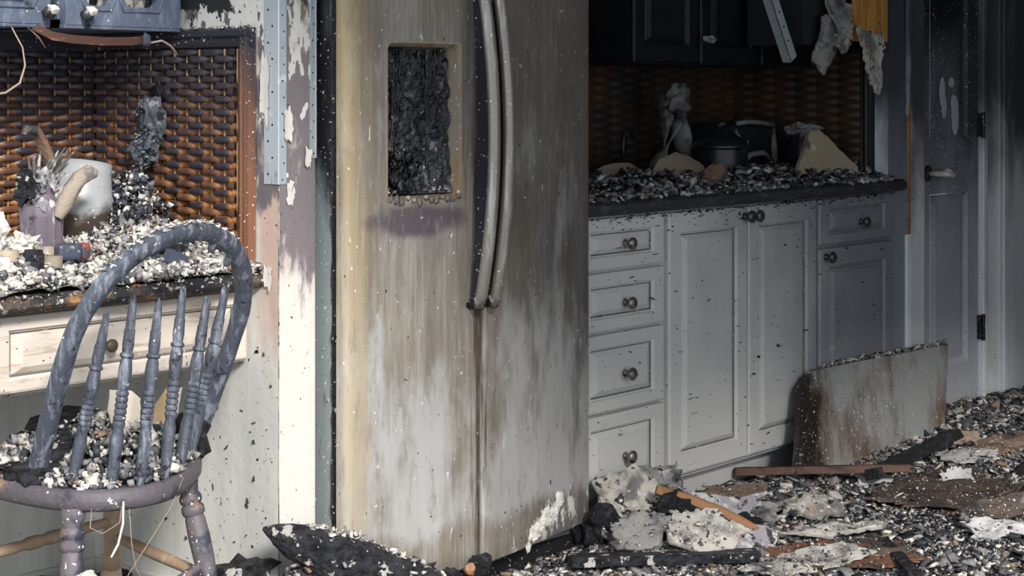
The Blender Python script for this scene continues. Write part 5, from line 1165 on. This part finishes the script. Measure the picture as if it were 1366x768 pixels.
def plank(name, A, B, w_, h_, m, label, cat, roll=0, seed=0, rough=.15):
    A, B = Vector(A), Vector(B); t = (B - A).normalized(); s_ = t.cross(Vector((0, 0, 1))).normalized(); u = s_.cross(t)
    s_, u = s_ * math.cos(roll) + u * math.sin(roll), u * math.cos(roll) - s_ * math.sin(roll)
    rs = []
    for i in range(13):
        k = i / 12; e = 1 + rough * noise.noise(Vector((i * .6, seed, 0))); p = A.lerp(B, k)
        if i in (0, 12): p = p + t * rough * .05
        rs.append([p + s_ * a_ * w_ / 2 * e + u * c_ * h_ / 2 * e + t * (rough * .12 * noise.noise(Vector((a_ * 3, c_ * 3, i + seed)))) for a_, c_ in ((-1, -.8), (-.85, 1), (.85, 1), (1, -.8))])
    return lab(MB().rings(rs).build(name, m, smooth=False, bevel=.002), label, cat)
plank('charred_plank', (3.50, 2.74, .05), (3.86, 2.42, .045), .10, .025, M['alligator'], 'black charred plank in front of the right refrigerator door', 'plank', .1, 3)
plank('batten', (4.60, 2.96, .062), (4.93, 2.55, .075), .030, .026, M['brown_stick'], 'reddish brown batten in front of the leaning panel', 'batten', .1, 5, .08)
plank('charred_beam', (4.83, 2.62, .06), (5.47, 2.66, .085), .05, .035, M['char'], 'long black beam pointing from batten to the tan boards', 'beam', .2, 6)
plank('charred_beam', (4.92, 2.20, .045), (5.35, 2.18, .05), .05, .03, M['char'], 'black charred stick beside the curled brown board, right edge', 'beam', .2, 9)
plank('charred_beam', (5.25, 2.33, .04), (5.75, 2.42, .05), .04, .03, M['char'], 'black charred stick by the right edge beyond brown board', 'beam', .2, 10)
plank('charred_beam', (3.95, 2.02, .04), (4.20, 2.24, .04), .035, .025, M['char'], 'short black stick lying in front, lower right', 'beam', .2, 11)
# leaning panel
lp_ = MB(); ol = []
NXP, NZP = 26, 8; vs = []
for j in range(NZP + 1):
    for i in range(NXP + 1):
        s = i / NXP; t = j / NZP
        x = 4.665 + 1.09 * s; zt_ = .345 - .025 * s; zb_ = .0
        if s < .10: zt_ -= .05 * (1 - s / .10) ** 2
        z = zb_ + (zt_ - zb_) * t
        yy = 2.79 + .055 * s + .055 * t - .02 * t * s + .008 * math.sin(s * 5) + .003 * noise.noise(Vector((x * 8, z * 8, 3)))
        x += .135 * t ** .8 * (1 - s) + .10 * t * s
        vs.append((x, yy, z))
NN = NXP + 1
fr_ = [(j * NN + i, j * NN + i + 1, (j + 1) * NN + i + 1, (j + 1) * NN + i) for j in range(NZP) for i in range(NXP)]
lp_.add(vs, fr_); lp_.add([(x, y + .018, z) for x, y, z in vs], [tuple(reversed(f)) for f in fr_])
q = len(vs); ed = [(i, i + 1) for i in range(NXP)][::-1]
lp_.f += [(i + 1, i, q + i, q + i + 1) for i in range(NXP)] + [(NZP * NN + i, NZP * NN + i + 1, q + NZP * NN + i + 1, q + NZP * NN + i) for i in range(NXP)] + [(j * NN, (j + 1) * NN, q + (j + 1) * NN, q + j * NN) for j in range(NZP)] + [((j + 1) * NN + NXP, j * NN + NXP, q + j * NN + NXP, q + (j + 1) * NN + NXP) for j in range(NZP)]
lp_.m += [0] * (len(lp_.f) - len(lp_.m))
pn = lp_.build('leaning_panel', M['lean'], smooth='auto', label='smoke-stained board leaning against the cabinets and narrow door', cat='panel')
pos = [(x, y + .009, z + .006) for x, y, z in [vs[NZP * NN + min(NXP, int(i))] for i in r0.uniform(5, 26.9, 260)]]
pos = [(p[0] + r0.uniform(-.02, .02), p[1] + r0.uniform(-.008, .008), p[2] + r0.uniform(-.001, .006)) for p in pos]
chips('panel_ash', pos, r0.uniform(.006, .018, 260), ASH, (4, 3, 1.5, 1, .3), 66, (.2, .5), parent=pn)
for x, z in ((5.10, .305), (5.30, .315), (5.02, .10), (5.28, .14)):
    lump_t = MB().lump((x, 2.80 + .055 * (x - 4.7) + .075 * z / .36 - .002, z), (.014, .005, .012), .3, 2.4, int(x * 10), 1).build('stuck_crumb', M['ash_g'], pn, label='pale crumb stuck to the board')
# crumpled sheets right of the refrigerator
FLOOR_SHEETS = []
mound = [
 ('crumpled_plaster', [(-.12, -.10), (.0, -.13), (.10, -.06), (.13, .05), (.03, .12), (-.09, .10)], (3.80, 2.76, .125), (.8, -.5, -.1), (.35, .45, .75), M['plaster'], 'crumpled pale plaster sheet propped against the fridge corner', 11, .03, 2.2),
 ('crumpled_plaster', [(-.09, -.05), (.0, -.08), (.11, -.03), (.10, .06), (-.02, .09)], (3.92, 2.78, .145), (.9, -.2, .05), (.2, .5, .7), M['plaster_dk'], 'sooty plaster sheet folded over the mound behind the roll', 12, .025, 2.5),
 ('plaster_slab', [(-.11, -.06), (.05, -.09), (.12, .0), (.06, .09), (-.06, .08)], (3.80, 2.54, .105), (.75, -.62, -.1), (.45, .5, .5), M['plaster'], 'whitish plaster slab lying below the orange-brown roll', 13, .015, 1.2),
 ('plaster_slab', [(-.08, -.06), (.06, -.07), (.09, .03), (.0, .08), (-.07, .04)], (3.70, 2.66, .11), (.7, -.6, .05), (.5, .45, .5), M['plaster_dk'], 'grey plaster slab at left of the mound by the fridge', 14, .02, 1.6),
 ('plaster_slab', [(-.10, -.05), (.08, -.06), (.10, .03), (-.03, .06)], (3.93, 2.50, .085), (.7, -.65, -.2), (.3, .5, .6), M['ash_v'], 'lilac grey plaster slab at the right foot of the mound', 15, .015, 1.0),
 ('torn_paper', [(-.13, -.03), (.13, -.04), (.15, .03), (-.12, .05)], (3.98, 2.66, .13), (.75, -.55, -.35), (.3, .55, .6), M['ash_v'], 'torn pale paper edge running down right of the roll', 16, .02, 3.0)]
for nm, ol, o_, u, v, m, lb, sd, am, cu in mound:
    FLOOR_SHEETS.append(torn(nm, ol, o_, u, v, m, lb, sd, lambda a, b_, cu=cu: cu * (a * a + b_ * a) - .02, .007, am, 'plaster', .25, 9))
b = MB(); P_ = [Vector((3.83, 2.70, .175)), Vector((3.88, 2.64, .150)), Vector((3.93, 2.575, .12)), Vector((3.965, 2.53, .095)), Vector((3.99, 2.49, .075))]
b.tube(P_, [.018, .021, .020, .017, .010], 10, flat=.8); lab(b.build('cardboard_roll', M['orange_wood'], smooth='auto'), 'orange-brown rolled strip lying on the plaster mound', 'roll')
lump_thing('char_lump', (3.86, 2.66, .12), (.055, .05, .05), M['char'], 'black char lump under the orange-brown roll', 'char', 17, .3, 3)
lump_thing('char_lump', (4.05, 2.56, .06), (.05, .04, .03), M['char'], 'black char lump at right foot of the plaster mound', 'char', 18, .4, 3)
lump_thing('char_lump', (3.73, 2.80, .08), (.07, .05, .06), M['char'], 'black char lump wedged at the fridge door corner', 'char', 19, .4, 3)
for i in range(7):
    pass
# sheets lying about the floor
sheets = [
 ('brown_board', [(-.20, -.02), (-.12, -.10), (.05, -.16), (.20, -.12), (.24, .02), (.12, .12), (-.02, .15), (-.14, .08)], (4.80, 2.40, .075), (.77, -.64, .0), (.62, .76, .06), M['slab_brown'], 'large brown burnt board lying flat in the rubble', 21, .007, lambda a, b_: 5 * max(0, a - .14) ** 2 + .1 * b_ * b_, .006, M['slab_brown']),
 ('brown_board', [(-.16, -.06), (.02, -.10), (.15, -.05), (.13, .08), (-.05, .10)], (5.00, 2.47, .085), (.8, -.58, .02), (.55, .8, .15), M['slab_brown'], 'smaller brown burnt board overlapping the large one behind', 22, .014, lambda a, b_: .6 * a * a, .006, None),
 ('curled_flap', [(-.04, -.05), (.04, -.06), (.05, .04), (.0, .07), (-.05, .03)], (5.02, 2.43, .115), (.6, -.7, .15), (.5, .5, .55), M['plaster_lt'], 'pale curled flap standing on the smaller brown board', 23, .006, lambda a, b_: 5 * a * a, .005, None),
 ('curled_flap', [(-.10, -.03), (.0, -.04), (.12, -.02), (.13, .03), (.02, .05), (-.09, .02)], (4.70, 2.18, .065), (.72, -.66, .12), (.4, .45, .7), M['slab_brown'], 'upturned ragged edge of brown board toward the right', 24, .012, lambda a, b_: 2.2 * a * a, .008, None),
 ('white_sheet', [(-.10, -.06), (.06, -.08), (.12, .0), (.05, .07), (-.09, .05)], (5.38, 2.58, .075), (.8, -.58, .03), (.58, .8, .12), M['plaster_lt'], 'white paper-like sheet in front of the tan boards', 25, .006, lambda a, b_: .3 * a * a, .004, None),
 ('tan_board', [(-.22, -.06), (.0, -.09), (.22, -.06), (.20, .05), (.0, .08), (-.20, .05)], (5.66, 2.52, .085), (.9, -.42, .05), (.42, .9, .22), M['paperboard'], 'long tan torn board behind the white sheet', 26, .022, lambda a, b_: .35 * a * a, .008, None),
 ('tan_board', [(-.12, -.04), (.1, -.05), (.13, .03), (-.08, .06)], (5.80, 2.42, .09), (.85, -.5, .06), (.5, .8, .3), M['rust'], 'rusty brown torn board at the right edge', 27, .02, lambda a, b_: .5 * a * a, .008, None),
 ('tan_board', [(-.07, -.04), (.06, -.04), (.08, .03), (-.05, .05)], (5.62, 2.70, .085), (.9, -.3, .1), (.3, .8, .4), M['tanboard'], 'small tan torn piece behind the white sheet', 28, .015, lambda a, b_: 1.2 * a * a, .008, None),
 ('white_shell', [(-.10, -.035), (.0, -.06), (.10, -.03), (.11, .03), (.0, .06), (-.09, .035)], (4.40, 2.58, .075), (.78, -.6, -.04), (.55, .75, .35), M['plaster'], 'whitish curved fragment left of the large brown board', 29, .018, lambda a, b_: .03 - 2.0 * a * a - 3 * b_ * b_, .008, M['plaster_dk']),
 ('pale_strip', [(-.15, -.02), (.0, -.035), (.15, -.02), (.14, .02), (.0, .03), (-.14, .02)], (4.24, 2.42, .055), (.8, -.6, .0), (.55, .75, .3), M['plaster'], 'long pale crumbling strip in front of the curved fragment', 30, .016, lambda a, b_: .2 * a * a, .008, None),
 ('rusty_sheet', [(-.18, -.10), (.02, -.14), (.20, -.08), (.18, .08), (.0, .13), (-.16, .08)], (4.02, 2.28, .050), (.77, -.64, 0), (.64, .77, .03), M['rust'], 'rust-stained sheet lying flat in the foreground', 31, .010, lambda a, b_: .1 * a * a, .004, None),
 ('pale_sheet', [(-.16, -.03), (.05, -.06), (.20, -.04), (.17, .05), (-.05, .06)], (3.86, 2.30, .070), (.9, -.42, .0), (.42, .9, .2), M['plaster'], 'pale broken sheet along the bottom edge of view', 32, .012, lambda a, b_: .5 * a * a, .006, None),
 ('dark_shard', [(-.10, -.015), (.08, -.02), (.11, .01), (-.06, .025)], (4.07, 2.20, .085), (.5, -.75, .1), (.5, .5, .6), M['slab_brown'], 'dark narrow shard standing on the rusty sheet', 33, .006, lambda a, b_: 1.2 * a * a, .006, None),
 ('white_crust', [(-.09, -.05), (.07, -.06), (.10, .02), (.0, .07), (-.08, .04)], (4.55, 2.08, .055), (.75, -.66, .02), (.6, .75, .2), M['plaster_lt'], 'white crust patch right of the rusty sheet', 34, .02, lambda a, b_: .5 * a * a, .006, None),
 ('mauve_board', [(-.10, -.05), (.08, -.06), (.12, .03), (-.06, .06)], (4.34, 2.80, .075), (.85, -.5, .0), (.5, .8, .2), M['paperboard'], 'mauve-brown board below the double-door cabinet', 35, .012, lambda a, b_: .3 * a * a, .006, None),
 ('grey_sheet', [(-.12, -.06), (.08, -.07), (.13, .02), (.0, .08), (-.1, .05)], (4.16, 2.66, .085), (.75, -.6, -.05), (.5, .7, .4), M['plaster_dk'], 'crumpled grey sheet right of the plaster mound', 36, .028, lambda a, b_: 1.0 * a * a, .006, None),
 ('white_crust', [(-.06, -.03), (.06, -.04), (.08, .02), (-.04, .04)], (4.90, 2.66, .08), (.9, -.4, .1), (.4, .8, .3), M['plaster_lt'], 'small white crust behind the reddish batten', 37, .012, lambda a, b_: 1.0 * a * a, .006, None)]
for nm, ol, o_, u, v, m, lb, sd, am, cu, th, mib in sheets:
    o_ = (o_[0], o_[1], min(o_[2], fh(o_[0], o_[1]) + .016))
    FLOOR_SHEETS.append(torn(nm, ol, o_, u, v, m, lb, sd, cu, th, am, nm.split('_')[1], .3, 8, mib))
from mathutils.bvhtree import BVHTree
bv, bf = [], []
for o in FLOOR_SHEETS:
    k0 = len(bv); bv += [v.co.copy() for v in o.data.vertices]; bf += [[k0 + q for q in p.vertices] for p in o.data.polygons]
TREE = BVHTree.FromPolygons(bv, bf)
def top_z(x, y):
    h = fh(x, y); hit = TREE.ray_cast(Vector((x, y, .5)), Vector((0, 0, -1)))
    if hit[0] is not None and hit[0].z > h: return hit[0].z + .001, True
    return h, False
def scatter(name, n, xr, yr, smin, smax, probs, seed, label, flat=(.15, .6), pw=2.2, lift=.004, tilt=.5, clump=0):
    r = np.random.default_rng(seed)
    px, py = r.uniform(*xr, n), r.uniform(*yr, n)
    if clump:
        keep = np.array([noise.noise(Vector((x * 4, y * 4, seed))) + r.uniform(-.25, .25) > -clump for x, y in zip(px, py)]); px, py = px[keep], py[keep]
    F = .76868 * px + .63963 * py; R = .63963 * px - .76868 * py
    ok = (R / F > -.31) & (R / F < .42) & (py < 2.97 - .0 * px) ; px, py = px[ok], py[ok]
    keep = []; pz = []; ons = []
    for x, y in zip(px, py):
        z, on = top_z(x, y)
        keep.append(not on or r.random() < .22); pz.append(z); ons.append(on)
    keep = np.array(keep); px, py, pz = px[keep], py[keep], np.array(pz)[keep]
    m = len(px); pz = pz + r.uniform(-.001, lift, m); shrink = np.array([.5 if q else 1 for q, kp in zip(ons, keep) if kp])
    return lab(chips(name, np.stack([px, py, pz], 1), (smin + (smax - smin) * r.random(m) ** pw) * shrink, ASH, probs, seed, flat, tilt=tilt), label, 'rubble')
scatter('floor_rubble', 90000, (3.0, 7.4), (1.5, 3.0), .003, .020, (2.2, 3.2, 3.2, 2.8, .6), 51, 'fine grey and black rubble over the kitchen floor', clump=.45)
scatter('floor_rubble', 6000, (3.0, 7.0), (1.6, 2.98), .008, .050, (1.8, 2.8, 3, 2.4, .9), 52, 'coarser broken flakes over the kitchen floor', (.08, .35), 2.4, .012, .35, .3)
scatter('floor_rubble', 7000, (3.15, 4.1), (2.2, 2.9), .003, .026, (3.5, 3, 2, 2.5, .6), 53, 'pale rubble at the foot of the refrigerator', clump=.6)
scatter('floor_rubble', 6000, (2.2, 3.3), (2.45, 2.90), .003, .026, (3.4, 3, 2, 3, .6), 54, 'pale and black rubble heap at the foot of the stub wall', lift=.012, tilt=.8)
scatter('floor_rubble', 1500, (5.2, 7.2), (2.45, 3.0), .008, .045, (2.6, 2.6, 2.4, 3, 1.4), 55, 'rubble along the foot of the narrow door', (.1, .5), 2, .012)
# loose chunks: alike, nothing tells them apart
rr = random.Random(77); k = 0
protos = []
for i in range(6):
    o = MB().lump((0, 0, 0), (1, .8, .55), .45, 2.2, i + 80, 1).build('plaster_chunk', [M['ash_w'], M['ash_g'], M['plaster']][i % 3])
    protos.append(o)
spots = [(3.42, 2.66), (3.50, 2.58), (3.58, 2.62), (3.66, 2.50), (3.55, 2.45), (3.72, 2.42), (4.18, 2.80), (4.30, 2.74), (4.45, 2.78), (4.12, 2.74), (4.52, 2.70), (4.36, 2.66), (4.62, 2.62), (4.08, 2.40), (4.22, 2.32), (4.34, 2.22), (4.48, 2.30), (4.60, 2.12), (4.75, 2.02), (4.20, 2.05), (4.32, 1.96), (4.9, 2.15), (5.05, 2.28), (5.2, 2.42), (5.3, 2.75), (5.45, 2.8), (5.6, 2.62), (5.75, 2.75), (5.9, 2.6), (6.05, 2.8), (5.95, 2.88), (6.2, 2.85), (4.78, 2.72), (5.0, 2.74), (5.15, 2.62), (3.90, 2.42), (4.02, 2.52), (4.15, 2.5)]
for i, (x, y) in enumerate(spots):
    o = protos[i] if i < 6 else protos[i % 6].copy()
    if i >= 6: C.objects.link(o)
    s = rr.uniform(.011, .026); o.scale = (s, s, s); o.rotation_euler = (rr.uniform(-.5, .5), rr.uniform(-.5, .5), rr.uniform(0, 6))
    o.location = (x, y, fh(x, y) + s * .35)
    zone = 'in front of the refrigerator' if x < 3.8 else 'between plaster mound and cabinet toe kick' if x < 4.7 and y > 2.6 else 'in the foreground rubble, bottom edge' if x < 4.8 and y < 2.45 else 'around the brown burnt boards' if x < 5.42 else 'at the foot of the narrow door'
    lab(o, 'loose pale plaster chunk ' + zone, 'plaster', 'plaster chunks ' + zone.split(',')[0])
